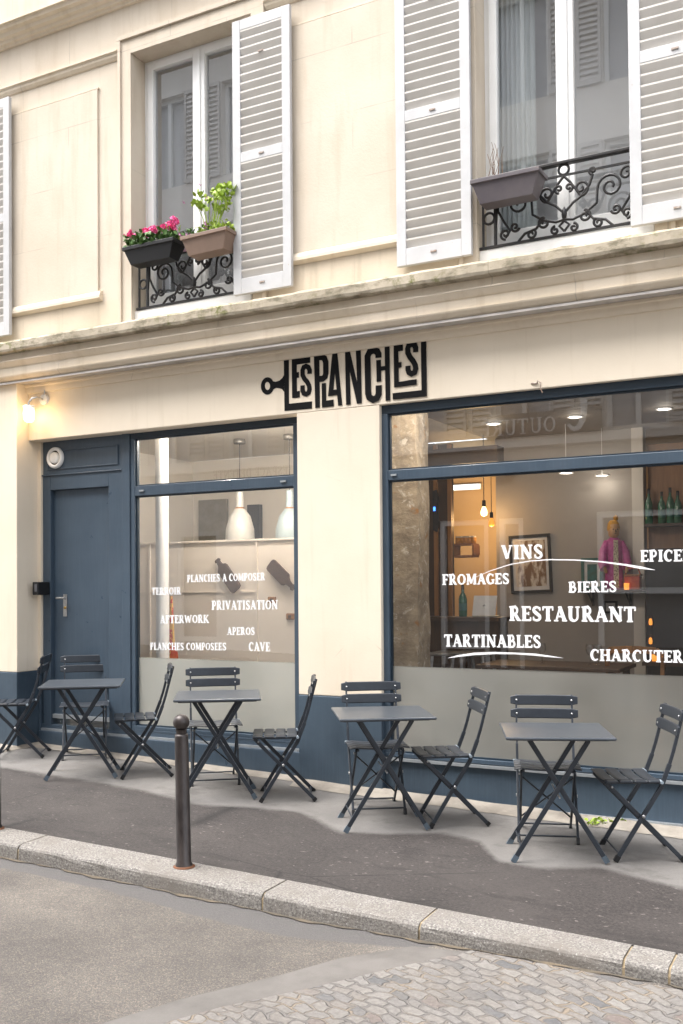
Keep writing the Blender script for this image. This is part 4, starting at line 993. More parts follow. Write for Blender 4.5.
ix, iz = FX(37, 588.5, -.01), FZ(37, 588.5, -.01)
ic = thing('intercom', 'small black intercom box on the wall left of the blue door', 'intercom', (ix, .0, iz))
b = MB(); b.box(-.05, .022, -.02, .13, -.06, .06); b.build('housing', M['box_black'], ic, .008)
b = MB(); b.box(-.02, .012, -.024, -.019, -.03, .04); b.build('screen', pmat('grey screen', (.10, .10, .11), None, 5, .25, bs=0), ic, .002)

# ------------------------------------------------------------------ tables and chairs
GT, GC = 'folding tables on the pavement', 'folding chairs on the pavement'
def make_table():
    t = thing('folding_table', 'x', 'table', (0, 0, 0), 0, GT); h = .312; z = .74
    b = MB(); b.box(-h, h, -h, h, z-.018, z); b.build('table_top', M['furn_top'], t, .007)
    for s in (-1, 1): MB().box(-h+.03, h-.03, s*.2-.012, s*.2+.012, z-.034, z-.0185).build('top_rail', M['furn'], t)
    for y, sg in ((-.205, 1), (.175, 1), (-.185, -1), (.155, -1)):
        l = MB(); l.bar((-.265*sg, y, .012), (.17*sg, y, z-.03), .028, .016, (0, 1, 0)); l.build('leg', M['furn'], t, .003)
        c = MB(); d = Vector((.435*sg, 0, z-.042)).normalized()
        p0 = Vector((-.265*sg, y, .012)); c.bar(p0-d*.012, p0+d*.03, .032, .020, (0, 1, 0)); c.build('foot_cap', M['tip'], t)
    for sg, ys in ((1, (-.205, .175)), (-1, (-.185, .155))):
        s = MB(); k_ = .10; x = -.265*sg+.435*sg*k_; zz = .012+(z-.042)*k_
        s.bar((x, ys[0], zz), (x, ys[1], zz), .022, .008, (sg, 0, .4)); s.build('stretcher', M['furn'], t)
    s = MB()
    s.tube([(-.0, -.216, .377), (0, .185, .377)], .005, 8); s.build('pivot_rod', M['steel'], t)
    return t
def chair_mesh(brace):
    """faces -x; origin between the front feet"""
    t = thing('folding_chair', 'x', 'chair', (0, 0, 0), 0, GC); S = 1.03
    z = lambda q: q*S
    Apts = [(0, .012), (.158, .265), (.262, .43), (.285, .49), (.312, .56), (.337, .64), (.398, .872)]
    for y in (-.18, .18):
        f = MB()
        for (a, b), (c, d) in zip(Apts, Apts[1:]):
            dx, dz = c-a, d-b; l = math.hypot(dx, dz); ex, ez = dx/l*.006, dz/l*.006
            f.bar((a-ex, y, b-ez), (c+ex, y, d+ez), .012 if d > .6 else .016, .020 if d > .6 else .026, (1, 0, -.5))
        f.build('back_upright', M['furn'], t, .003)
        f = MB(); f.bar((-.05, y*.90, .452), (.383, y*.90, .010), .014, .026, (1, 0, 1)); f.build('leg', M['furn'], t, .003)
        c = MB(); c.bar((.375, y*.9, .018), (.392, y*.9, .001), .02, .03, (1, 0, 1)); c.build('foot_cap', M['box_black'], t); c = MB(); c.bar((-.008, y, .0), (.012, y, .032), .02, .028, (1, 0, -.5)); c.build('foot_cap', M['box_black'], t)
    f = MB(); f.tube([(.02, -.18, .04), (.02, .18, .04)], .006, 6); f.build('floor_bar', M['furn'], t)
    f = MB(); f.tube([(.36, -.162, .035), (.36, .162, .035)], .006, 6); f.build('floor_bar', M['furn'], t)
    for y in (-.182, .182): MB().lathe([(0, -.0105), (.010, -.0105), (.010, .0105), (0, .0105)], (.158, y, .262), 10, 'y').build('pivot', M['steel'], t)
    for y in (-.172, .172): MB().lathe([(0, -.006), (.007, -.006), (.007, .006), (0, .006)], (-.02, y, .43), 8, 'y').build('pivot', M['steel'], t)
    for y in (-.15, .15): MB().bar((-.06, y, .452), (.275, y, .452), .012, .018, (0, 1, 0)).build('seat_rail', M['furn'], t, .002)
    for i in range(4):
        x0 = -.062+i*.083; s = MB(); n = 10; v = []
        for j_ in range(n+1):
            y = -.205+.41*j_/n; q = y/.205; dz = .466+.016*q*q-(.012 if abs(q) > .97 else 0)
            v += [(x0, y, dz-.004), (x0+.01, y, dz), (x0+.062, y, dz), (x0+.072, y, dz-.004), (x0+.072, y, dz-.010), (x0, y, dz-.010)]
        F = []
        for j_ in range(n):
            for k_ in range(6): F.append((j_*6+k_, j_*6+(k_+1) % 6, j_*6+6+(k_+1) % 6, j_*6+6+k_))
        F += [tuple(range(6)), tuple(range(n*6, n*6+6))]
        s.add(v, F); s.build('seat_slat', M['furn'], t, .0015)
    for zc in (.843, .758):
        s = MB(); n = 10; v = []
        xc = .398-(.872-zc)*.27
        for j_ in range(n+1):
            y = -.218+.436*j_/n; q = y/.218; hh = .033*(1-max(0, (abs(q)-.93)/.07)*.28); xx = xc-.010+.012*(1-q*q)
            for dz, dx in ((-hh, -.007), (-hh*.85, -.010), (hh*.85, .006-.010), (hh, .006-.007), (hh, .006+.004), (-hh, .004)):
                v.append((xx+dx, y, zc+dz))
        F = []
        for j_ in range(n):
            for k_ in range(6): F.append((j_*6+k_, j_*6+(k_+1) % 6, j_*6+6+(k_+1) % 6, j_*6+6+k_))
        F += [tuple(range(6)), tuple(range(n*6, n*6+6))]
        s.add(v, F, False); bs = s.build('back_slat', M['furn'], t, .002)
        for y in (-.178, .178):
            rv_ = MB(); rv_.lathe([(.007, 0), (.006, -.003), (0, -.004)], (0, 0, 0), 8, 'y')
            rv_.v = [(xc-.0185+p[1], y+p[0], zc+p[2]) for p in rv_.v]; rv_.build('rivet', M['steel'], bs)
    for y in (-.195, .195): MB().tube([(.262, y*.78, .462), (.262, y*1.06, .462)], .010, 8).build('seat_stop', M['stop'], t)
    if brace:
        f = MB()
        P = lambda q, y: (-.05+.433*q, y, .452-.442*q)
        f.tube([P(.10, -.155), P(.80, .155)], .0055, 6); f.tube([P(.10, .155), P(.80, -.155)], .0055, 6); f.build('cross_brace', M['furn'], t)
    return t
def ground_at(o, x, y, th):
    o.location = (x, y, zpav(x, y)); o.rotation_euler = (0, 0, rad(th))
TB = [(-5.659, -.62, 36.8, 'square dark grey folding table in front of the blue door'),
      (-4.327, -.634, 34.4, 'square dark grey folding table under the PRIVATISATION window, right behind the bollard'),
      (-2.914, -.757, 34.0, 'square dark grey folding table at the corner between cream pier and right window'),
      (-1.718, -.841, 22.7, 'square dark grey folding table in front of the right window, nearest to the viewer')]
tab = make_table()
for i, (x, y, a, lab) in enumerate(TB):
    o = tab if i == 0 else copy_tree(tab); ground_at(o, x, y, a); o['label'] = lab
CH = [(-6.808, -.407, 33.9, 0, 'folding chair cut off by the left picture edge, seen side on beside the door'),
      (-5.38, -.477, 41.3, 0, 'folding chair seen side on just right of the table in front of the door'),
      (-4.006, -.537, 31.6, 0, 'folding chair seen side on before the cream and blue pier'),
      (-2.686, -.567, 35.3, 0, 'folding chair seen side on before the left part of the right window, between two tables'),
      (-1.44, -.677, 26.5, 0, 'folding chair seen side on at the right picture edge'),
      (-6.051, -.187, 130.7, 1, 'folding chair facing the street with its back against the blue door'),
      (-4.51, -.41, 128.4, 1, 'folding chair facing the street behind the table by the bollard'),
      (-3.03, -.569, 124.3, 1, 'folding chair facing the street before the pier edge, behind the third table'),
      (-1.82, -.655, 109.5, 1, 'folding chair facing the street under the RESTAURANT window behind the nearest table')]
c0, c1_ = chair_mesh(False), chair_mesh(True); used = set()
for x, y, a, k_, lab in CH:
    src = c1_ if k_ else c0
    o = src if k_ not in used else copy_tree(src); used.add(k_); ground_at(o, x, y, a); o['label'] = lab

# ------------------------------------------------------------------ bollards, weed
def bollard(x, y, label):
    t = thing('bollard', label, 'bollard', (x, y, zpav(x, y)), 0, 'bollards along the kerb')
    b = MB(); b.lathe([(.050, 0), (.048, .02), (.042, .03), (.039, .74), (.036, .755), (0, .757)], (0, 0, 0), 28); b.build('post', M['brown_iron'], t)
    b = MB(); b.lathe([(.030, .75), (.030, .775), (.036, .782)], (0, 0, 0), 24); b.lathe([(.047*math.sin(a), .822-.047*math.cos(a)) for a in np.linspace(.55, math.pi, 14)], (0, 0, 0), 28); b.build('ball_top', M['brown_iron'], t)
    b = MB(); b.lathe([(.064, 0), (.062, .006), (.05, .010)], (0, 0, .001), 24); b.build('base_ring', M['rust'], t)
    t.rotation_euler = (0, rad(-1.0), 0)
    return t
bx, by = pgnd(184, 867); bollard(bx, by, 'brown iron ball topped bollard standing on the kerb before the second table')
bx2, by2 = pgnd(-5.5, 829); bollard(bx2, by2, 'dark bollard cut off by the left picture edge')
wd = thing('weed', 'small bright green weed growing at the foot of the right window wall', 'weed', (*pgnd(602, 825), 0))
wd.location.z = zpav(wd.location.x, wd.location.y)
g = MB()
for px, py in ((592, 826), (598, 825), (604, 825), (611, 825), (617, 824), (621, 825)):
    x, y = pgnd(px, py)
    for _ in range(11): leaf(g, (x-wd.location.x+rng.uniform(-.03, .03), y-wd.location.y+rng.uniform(-.02, .02), rng.uniform(.0, .03)), rng.uniform(.016, .03), rng, .2)
g.build('foliage', M['leaf_light'], wd)

# ------------------------------------------------------------------ inside the shop
def room(x0, x1, y0, y1, z0, z1, mats, nm):
    for n_, f, mt in (('interior_floor', [(x0, y0, z0), (x1, y0, z0), (x1, y1, z0), (x0, y1, z0)], mats[0]), ('interior_ceiling', [(x0, y0, z1), (x1, y0, z1), (x1, y1, z1), (x0, y1, z1)], mats[1]),
                      ('interior_back_wall', [(x0, y1, z0), (x1, y1, z0), (x1, y1, z1), (x0, y1, z1)], mats[2]), ('interior_side_wall', [(x0, y0, z0), (x0, y1, z0), (x0, y1, z1), (x0, y0, z1)], mats[3]), ('interior_side_wall', [(x1, y0, z0), (x1, y1, z0), (x1, y1, z1), (x1, y0, z1)], mats[4])):
        if mt is None: continue
        b = MB(); b.add(f, [(0, 1, 2, 3)]); b.build(n_, mt, bld)
def ibox(nm, x0, x1, y0, y1, z0, z1, mt, parent=None, bev=0):
    b = MB(); b.box(x0, x1, y0, y1, z0, z1); return b.build(nm, mt, parent if parent is not None else bld, bev)
def light(parent, loc, e, col, size=.06, nm='bulb_light'):
    d = bpy.data.lights.new(nm, 'POINT'); d.energy = e; d.color = col; d.shadow_soft_size = size
    o = bpy.data.objects.new(nm, d); COL.objects.link(o); o.parent = parent; o.location = loc; return o
zfl, zce = .06, 3.12
# left room
room(-7.4, -3.6, .52, 3.2, zfl, zce, (M['floor_in'], M['cream_in'], None, M['cream_in'], None), 'l')
ibox('interior_back_wall', -7.4, -5.2, 3.2, 3.23, zfl, zce-.001, M['cream_in'])
b = MB(); b.hexa([(-3.72, .16, zfl), (-3.66, .16, zfl), (-5.19, 3.22, zfl), (-5.25, 3.2, zfl)], [(-3.72, .16, zce-.001), (-3.66, .16, zce-.001), (-5.19, 3.22, zce-.001), (-5.25, 3.2, zce-.001)]); b.build('dividing_wall', M['cream_in'], bld)
YP = 1.25; zp = FZ(220, 540, YP)
ibox('partition_panel', -7.3, -4.28, YP, YP+.05, zfl, zp-.02, M['panel_in']); ibox('panel_cap', -7.3, -4.29, YP-.02, YP+.07, zp-.02, zp, M['panel_in'])
for xx in (257, 150):
    X = FX(xx, 600, YP); ibox('panel_rail', X-.012, X+.012, YP-.012, YP, zfl, zp-.02, M['panel_in'])
ibox('panel_rail', -7.2, FX(257, 600, YP)-.02, YP-.010, YP, FZ(220, 592, YP)-.006, FZ(220, 592, YP)+.006, M['panel_in'])
b = MB(); X = FX(162, 500, .75); b.lathe([(.062, zfl), (.062, zce)], (X, .75, 0), 20); b.build('white_column', M['white'], bld)
def cutting_board(label, pts_c, ang, L, W_, hl):
    x, z = fac(*pts_c, YP-.03); t = thing('cutting_board', label, 'cutting board', (x, YP-.03, z), 0, 'chopping boards hung on the panelling')
    c, s = math.cos(ang), math.sin(ang); R2 = lambda a, b_: (a*c-b_*s, a*s+b_*c); r = .03
    o_ = [(-L/2+r, -W_/2), (L/2-r, -W_/2), (L/2-.008, -W_/2+.008), (L/2, -W_/2+r), (L/2, W_/2-r), (L/2-.008, W_/2-.008), (L/2-r, W_/2), (-L/2+r, W_/2), (-L/2+.01, W_/2-.01), (-L/2, W_/2-r), (-L/2-.015, .026), (-L/2-hl*.6, .02), (-L/2-hl*.75, .034), (-L/2-hl, .024), (-L/2-hl, -.024), (-L/2-hl*.75, -.034), (-L/2-hl*.6, -.02), (-L/2-.015, -.026), (-L/2, -W_/2+r)]
    b = MB(); b.plate([R2(*q) for q in o_], -.012, .010); b.build('board', M['board'], t, .003)
    return t
cutting_board('dark wooden chopping board with handle up, above the word COMPOSER', (229, 578), rad(-52), .30, .13, .08)
cutting_board('dark wooden chopping board with handle down, right of the other board', (278.5, 572.5), rad(180-42), .26, .13, .10)
def pendant(label, x, Yq, ztop, zbot, mt, R_):
    X, _ = fac(x, 520, Yq); t = thing('pendant_lamp', label, 'lamp', (X, Yq, zce), 0, 'bell shaped pendant lamps')
    b = MB(); b.lathe([(0, 0), (.06, 0), (.065, -.03), (.06, -.05), (0, -.05)], (0, 0, 0), 20); b.build('ceiling_rose', pmat('dull pewter', (.25, .24, .22), None, 9, .4, .6, bs=0), t)
    b = MB(); b.tube([(0, 0, -.05), (0, 0, ztop-zce)], .004, 6); b.build('cord', M['box_black'], t)
    H = ztop-zbot; b = MB(); b.lathe([(.0, 0), (.032, 0), (.036, -H*.06), (.040, -H*.26), (.052, -H*.30), (R_*.72, -H*.42), (R_*.95, -H*.62), (R_, -H*.85), (R_*.98, -H)], (0, 0, ztop-zce), 28); b.build('shade', mt, t)
    b = MB(); b.lathe([(.046, -H*.275), (.05, -H*.29)], (0, 0, ztop-zce), 24); b.lathe([(.0465, -H*.28), (.0535, -H*.30)], (0, 0, ztop-zce+.002), 24); b.build('copper_ring', pmat('copper', (.6, .25, .08), None, 9, .3, .8, bs=0), t)
    light(t, (0, 0, zbot-zce+.05), 1.0, (1, .92, .82), .07)
    return t
pendant('white bell shaped pendant lamp inside the left window', 240, 1.9, FZ(240, 490, 1.9), FZ(240, 553, 1.9), M['opal'], .155)
pendant('pale blue bell shaped pendant lamp at the right edge of the left window', 290, 1.9, FZ(290, 490, 1.9), FZ(290, 553, 1.9), M['opal_blue'], .155)
ibox('back_window_frame', FX(250, 520, 3.18), FX(262, 520, 3.18), 3.12, 3.19, zfl, FZ(255, 505, 3.18), M['opp_dark'])
ibox('back_doorway', FX(200, 520, 3.18), FX(228, 520, 3.18), 3.15, 3.19, 1.5, FZ(210, 500, 3.18), pmat('dusky shelf', (.22, .2, .17), (.16, .15, .12), 9, .7))
sk = thing('painted_stick', 'narrow yellow and red painted strip leaning inside the left window', 'ornament', (FX(172, 657, .9), .9, FZ(172, 659, .9)))
zt2 = FZ(171, 596, .9)-sk.location.z
b = MB(); b.hexa([(-.028, -.01, 0), (.035, -.01, 0), (.035, .01, 0), (-.028, .01, 0)], [(-.015, -.01, zt2), (.004, -.01, zt2), (.004, .01, zt2), (-.015, .01, zt2)]); b.build('strip', M['stripes'], sk)
b = MB(); b.hexa([(-.002, -.03, .01), (.085, -.03, .01), (.075, -.014, .075), (.0, -.014, .085)], [(-.002, -.012, .01), (.085, -.012, .01), (.075, -.011, .075), (.0, -.011, .085)]); b.build('red_tag', M['red'], sk)
ibox('stick_shelf', FX(160, 660, .9), FX(190, 660, .9), .82, 1.0, sk.location.z-.02, sk.location.z-.001, M['panel_in'])
for (px, py), lab in (((272.5, 600), 'small brown wall knob high on the panelling'), ((291, 616.5), 'small brown wall switch low at the right window edge')):
    x, z = fac(px, py, YP); o = thing('wall_switch', lab, 'switch', (x, YP, z)); b = MB(); b.box(-.045, .045, -.02, 0, -.03, .03); b.build('plate', M['wood_m'], o, .008); b = MB(); b.box(-.015, .015, -.027, -.0205, -.012, .012); b.build('rocker', M['wood_d'], o, .003)

# right room
YW = 3.3
ibox('interior_cross_wall', -6.39, FX(436, 600, 3.23), 3.236, 3.258, zfl, zce-.002, M['wood_d'])
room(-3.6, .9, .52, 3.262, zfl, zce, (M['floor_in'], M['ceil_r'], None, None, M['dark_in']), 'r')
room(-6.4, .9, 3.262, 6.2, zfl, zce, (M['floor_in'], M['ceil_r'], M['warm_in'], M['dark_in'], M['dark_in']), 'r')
xa, xb = FX(497, 600, YW), FX(645, 600, YW)
ibox('partition_wall', xa, xb, YW, YW+.15, zfl, zce-.001, M['grey_in'])
xp = FX(634, 600, YW); ibox('wall_pilaster', xp, xb+.004, YW-.03, YW-.001, zfl, zce-.002, M['cream_in'])
b = MB(); n = 16; v = []
xs0, xs1 = FX(380, 600, .95), FX(418, 600, .95)
rngs = random.Random(5)
for i in range(n+1):
    z = zfl+(zce-zfl)*i/n
    v += [(xs0-.1, .95, z), (xs1+rngs.uniform(-.012, .012), .95+rngs.uniform(-.012, .012), z), (xs1+rngs.uniform(-.01, .01)-.04, 1.3, z)]
f = []
for i in range(n):
    for j_ in range(2): f.append((3*i+j_, 3*i+j_+1, 3*i+3+j_+1, 3*i+3+j_))
b.add(v, f); b.build('stone_jamb', M['rubble'], bld)
# dark wood side of the back room
xc0, xc1 = FX(418, 560, 2.5), FX(452, 560, 2.5)
ibox('wood_panelling', FX(408, 560, 2.5), xc1, 2.5, 2.56, zfl, FZ(430, 445, 2.5), M['wood_d'])
ibox('ceiling_beam', FX(408, 470, 2.5), FX(500, 470, 2.5), 2.42, 2.62, FZ(470, 462, 2.5)-.02, FZ(470, 448, 2.5), M['wood_d'])
for xx in (424, 436, 450): X = FX(xx, 540, 2.48); ibox('wood_batten', X-.02, X+.02, 2.47, 2.499, zfl, FZ(430, 446, 2.5), M['wood_m'])
def shape(nm, lab, cat, build, loc, grp=None, rz=0):
    t = thing(nm, lab, cat, loc, rz, grp); build(t); return t
# long light on the back wall
x, z = fac(462, 487, 6.1)
def bl_(t):
    b = MB(); b.box(-.24, .24, -.03, 0, -.03, .03); b.build('diffuser', M['strip'], t, .01)
    b = MB(); b.box(-.26, .26, 0, .04, -.04, .04); b.build('tray', M['white'], t)
shape('strip_light', 'long white strip light on the ochre back wall', 'lamp', bl_, (x, 6.14, z))
light(bld, (FX(475, 520, 5.3), 5.2, 2.5), 14, (1, .72, .38), .2, 'back_room_light')
def edison(lab, px, py, Yq, bright):
    x, z = fac(px, py, Yq)
    def f_(t):
        b = MB(); b.tube([(0, 0, zce-z), (0, 0, .10)], .004, 6); b.build('cord', M['box_black'], t)
        b = MB(); b.lathe([(0, .11), (.018, .11), (.02, .05), (.016, .045), (0, .045)], (0, 0, 0), 14); b.build('socket', M['box_black'], t)
        b = MB(); b.lathe([(.014, .045), (.03, .01), (.036, -.02), (.028, -.045), (0, -.055)], (0, 0, 0), 18); b.build('bulb', M['bulb'] if bright else M['candle'], t)
        light(t, (0, 0, -.09), 2.0 if bright else .8, (1, .6, .25), .04)
    return shape('bulb_pendant', lab, 'lamp', f_, (x, Yq, z), 'bare bulb pendants')
edison('glowing bare filament bulb hanging left of the framed print', 484, 511, 3.0, True)
edison('dimmer amber bulb hanging behind the bright filament bulb', 491.5, 522, 3.9, False)
def spot_(lab, px, py, stem_):
    zz = zce if not stem_ else 2.66
    d = FW+(px-CX)/FPX*RT-(py-CY)/FPX*UP; tt = (zz-EYE)/d[2]; P = CAM+tt*d
    t = thing('ceiling_spot', lab, 'lamp', (float(P[0]), float(P[1]), zz), 0, 'lit ceiling spots in the shop')
    b = MB(); b.lathe([(0, -.012), (.05, -.012), (.055, -.003)], (0, 0, 0), 18); b.build('lens', M['spot'], t)
    b = MB(); b.lathe([(.055, -.002), (.07, -.014), (.075, 0)], (0, 0, 0), 18)
    if stem_: b.tube([(0, 0, 0), (0, 0, zce-zz)], .003, 6)
    b.build('rim', M['white'], t)
    light(t, (0, 0, -.06), .35 if stem_ else .25, (1, .90, .76), .05)
for a in (('ceiling spot seen above the orange glow in the upper pane', 493.5, 423, 0), ('ceiling spot high in the upper pane above VINS', 575, 416, 0), ('ceiling spot in the upper pane near the right picture edge', 664, 408, 0),
          ('hanging spot above the framed print', 566, 472, 1), ('hanging spot left of the pink robed doll', 602, 474.5, 1)): spot_(*a)
# framed print
def pic(t, w_, h_, fm, am, e=.028):
    b = MB()
    for q in ((-w_/2, w_/2, h_/2-e, h_/2), (-w_/2, w_/2, -h_/2, -h_/2+e), (-w_/2, -w_/2+e, -h_/2+e, h_/2-e), (w_/2-e, w_/2, -h_/2+e, h_/2-e)): b.box(q[0], q[1], -.03, 0, q[2], q[3])
    b.build('frame', fm, t, .002)
    b = MB(); b.box(-w_/2+e, w_/2-e, -.012, -.002, -h_/2+e, h_/2-e); b.build('mount', M['paper'], t)
    b = MB(); b.box(-w_/2+e*2.1, w_/2-e*2.1, -.015, -.0125, -h_/2+e*2.4, h_/2-e*2.2); b.build('print', am, t)
x0, z0 = fac(510.5, 593, YW-.02); x1, z1 = fac(551, 534, YW-.02)
t = shape('framed_print', 'large black framed print on the grey wall behind the word VINS', 'picture', lambda t: pic(t, x1-x0, z1-z0, M['box_black'], M['art']), ((x0+x1)/2, YW-.005, (z0+z1)/2)); t.rotation_euler = (0, rad(-2.2), 0)
x0, z0 = fac(604, 613, YW-.02); x1, z1 = fac(617.5, 601, YW-.02)
shape('framed_print', 'very small black framed picture above the last letters of RESTAURANT', 'picture', lambda t: pic(t, x1-x0, z1-z0, M['box_black'], M['grey_in'], .02), ((x0+x1)/2, YW-.005, (z0+z1)/2))
# wall shelf with doll
YQ = YW-.16
xs0, zsh = fac(578, 590, YQ); xs1 = FX(644, 586, YQ)
def shelf(t):
    L = xs1-xs0; b = MB(); b.box(0, L, -.11, .155, -.025, 0); b.build('plank', M['wood_d'], t, .003)
    for q in (.18, .75):
        b = MB(); b.bar((L*q, .14, -.026), (L*q, .14, -.16), .02, .015, (0, 1, 0)); b.bar((L*q, .14, -.15), (L*q, -.06, -.03), .015, .012, (1, 0, 0)); b.build('bracket', M['box_black'], t)
shape('wall_shelf', 'dark wooden wall shelf under the pink robed doll', 'shelf', shelf, (xs0, YQ, zsh))
def doll(t):
    # robe: lathe-like rings, wide sleeves, sash; head with hair and face
    b = MB(); b.lathe([(.0, 0), (.12, 0), (.125, .10), (.11, .24), (.105, .34), (.125, .42), (.115, .49), (.05, .53), (0, .535)], (0, 0, 0), 22)
    b.v = [(p[0], p[1]*.62, p[2]) for p in b.v]; b.build('robe', M['kimono'], t)
    for s in (-1, 1):
        b = MB(); b.tube([(s*.09, 0, .48), (s*.15, -.01, .38), (s*.165, -.03, .27), (s*.15, -.06, .22)], [.045, .055, .06, .062], 12); b.build('sleeve', M['kimono'], t)
        b = MB(); b.tube([(s*.15, -.06, .225), (s*.14, -.075, .19), (s*.125, -.08, .17)], [.022, .024, .012], 8); b.build('hand', M['skin'], t)
    b = MB(); b.hexa([(-.035, -.083, .02), (.035, -.083, .02), (.035, -.07, .02), (-.035, -.07, .02)], [(-.028, -.082, .50), (.028, -.082, .50), (.028, -.05, .50), (-.028, -.05, .50)]); b.build('sash', M['ivory'], t)
    b = MB(); b.lathe([(0, .0), (.04, .0), (.07, .03), (.075, .08), (.07, .13), (.045, .16), (0, .17)], (0, 0, .525), 20); b.build('head', M['skin'], t)
    b = MB(); b.lathe([(.080, .07), (.082, .10), (.072, .145), (.045, .172), (0, .178)], (0, .012, .53), 20); b.lathe([(.0, .0), (.03, .01), (.035, .04), (.0, .06)], (.03, 0, .70), 12); b.build('hair', M['yellow'], t)
    b = MB()
    for s in (-1, 1): b.lathe([(0, -.005), (.006, -.004), (.008, 0)], (s*.028, -.070, .61), 8, 'y')
    b.box(-.014, .014, -.076, -.06, .565, .570); b.tube([(0, -.08, .605), (0, -.092, .585), (0, -.082, .58)], .007, 6); b.build('face', M['box_black'], t)
xd, zd = fac(614.5, 588, YQ)
dl = shape('robed_doll', 'doll in a magenta robe with yellow hair standing on the wall shelf', 'doll', doll, (xd, YQ, zsh+.001), rz=rad(30)); dl.scale = (.74, .8, (FZ(611, 515, YQ)-zsh)/.76)
x0, z0 = fac(580, 590, YQ); x1, z1 = fac(601, 558, YQ)
t = shape('framed_print', 'green framed picture standing on the shelf left of the doll', 'picture', lambda t: pic(t, x1-x0, z1-z0-.002, M['teal'], M['teal']), ((x0+x1)/2, YQ+.08, (z0+z1)/2+.004))
def tin(t):
    b = MB(); b.box(-.075, .075, -.05, .05, 0, .13); b.build('body', M['red'], t, .008)
    b = MB(); b.box(-.08, .08, -.055, .055, .1305, .15); b.build('lid', M['wood_m'], t, .006)
    b = MB(); b.tube([(-.07, 0, .15), (-.05, 0, .21), (.05, 0, .21), (.07, 0, .15)], .008, 8); b.build('handle', M['red'], t)
shape('red_tin', 'red and orange tin with a handle on the shelf right of the doll', 'tin', tin, (FX(633, 585, YQ), YQ, zsh+.001))
def candle(t):
    b = MB(); b.lathe([(.0, 0), (.024, 0), (.027, .065), (.025, .065)], (0, 0, 0), 14); b.build('holder', M['candle'], t)
    b = MB(); b.lathe([(0, .02), (.02, .02), (.02, .04), (0, .04)], (0, 0, 0), 12); b.build('wax', M['paper'], t)
shape('candle_glass', 'small amber candle glass glowing on the wall shelf', 'candle', candle, (FX(627, 588, YQ-.06), YQ-.08, zsh+.001), 'amber candle glasses')
def sconce(t):
    b = MB(); b.box(-.012, .012, -.02, 0, -.06, .06); b.build('back_plate', M['wood_d'], t)
    b = MB(); b.lathe([(0, -.03), (.015, -.025), (.018, .0), (.012, .03), (0, .035)], (0, -.04, .0), 12); b.build('glass', M['candle'], t)
# dark zone on the right: cabinet, bottle shelf
xk = FX(646, 600, 2.9)
for (px, py), lab in (((651, 622), 'small amber light on the dark cabinet right of RESTAURANT, upper of two'), ((651, 641), 'small amber light on the dark cabinet, lower of two')):
    x, z = fac(px, py, 2.88); shape('amber_light', lab, 'lamp', sconce, (x, 2.899, z))
cab = thing('dark_cabinet', 'tall black cabinet filling the right side of the shop behind EPICERIE', 'cabinet', (xk, 2.9, zfl))
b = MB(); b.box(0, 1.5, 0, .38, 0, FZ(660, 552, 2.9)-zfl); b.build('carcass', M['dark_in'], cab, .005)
b = MB(); b.box(-.01, 1.51, -.02, .40, FZ(660, 552, 2.9)-zfl, FZ(660, 550, 2.9)-zfl+.015); b.build('top', M['wood_d'], cab, .003)
ztop = FZ(660, 550, 2.9)+.017
def bottle(t):
    b = MB(); b.lathe([(0, 0), (.036, 0), (.038, .01), (.038, .17), (.03, .20), (.014, .235), (.013, .30), (.0, .30)], (0, 0, 0), 16); b.build('body', M['green_b'], t)
    b = MB(); b.lathe([(.0385, .06), (.0385, .13)], (0, 0, 0), 16); b.build('bottle_label', M['teal'], t)
    b = MB(); b.lathe([(.0145, .26), (.0145, .305), (0, .306)], (0, 0, 0), 12); b.build('cap', M['box_black'], t)
zb_sh = FZ(660, 524, 3.3)
bs = thing('bottle_shelf', 'dark shelf holding green bottles at the right picture edge', 'shelf', (FX(646, 524, 3.3), 3.3, zb_sh))
b = MB(); b.box(0, 1.2, -.1, .12, -.025, 0); b.build('plank', M['wood_d'], bs); b = MB(); b.box(0, 1.2, .121, .14, -.4, .8); b.build('back_board', M['wood_m'], bs)
for i, px in enumerate((649, 662, 670.5, 678)):
    t = shape('bottle', ('tall green bottle at the left end of the bottle shelf', 'second green bottle from the left on the bottle shelf', 'third green bottle from the left on the bottle shelf', 'green bottle on the bottle shelf closest to the picture edge')[i], 'bottle', bottle, (FX(px, 520, 3.3), 3.3, zb_sh+.001), 'green bottles on the shelf')
    t.scale = (1, 1, 1.15-.12*(i % 2))
# counter, paper, wine bottle, shelf of jars, stools
YC = 2.2
xq0, xq1 = FX(413, 620, YC), FX(499, 620, YC)
cn = thing('counter', 'dark wooden counter in the back left of the right window', 'counter', (xq0, YC, zfl)); zc_ = FZ(460, 617, YC)-zfl
b = MB(); b.box(0, xq1-xq0, 0, .25, 0, zc_-.04); b.build('front', M['wood_d'], cn); b = MB(); b.box(0, xq1-xq0+.02, -.06, .29, zc_-.04, zc_); b.build('top', M['wood_d'], cn, .004)
x0, z0 = fac(473, 615, YC+.08); x1, z1 = fac(496, 594, YC+.08)
def lap(t):
    W_, H_ = x1-x0, z1-z0
    b = MB(); b.hexa([(0, 0, .012), (W_, 0, .012), (W_, .012, .012), (0, .012, .012)], [(.0, .06, H_), (W_, .06, H_), (W_, .072, H_), (0, .072, H_)]); b.build('lid', M['paper'], t, .003)
    b = MB(); b.box(0, W_, -.0, .18, 0, .011); b.build('base', M['steel'], t, .003)
    b = MB(); b.lathe([(0, -.002), (.018, -.002), (.018, .001)], (W_/2, .03, H_*.5), 12, 'y'); b.build('mark', M['steel'], t)
shape('laptop', 'pale open laptop seen from behind on the dark counter', 'laptop', lap, (x0, YC+.05, zfl+zc_+.001))
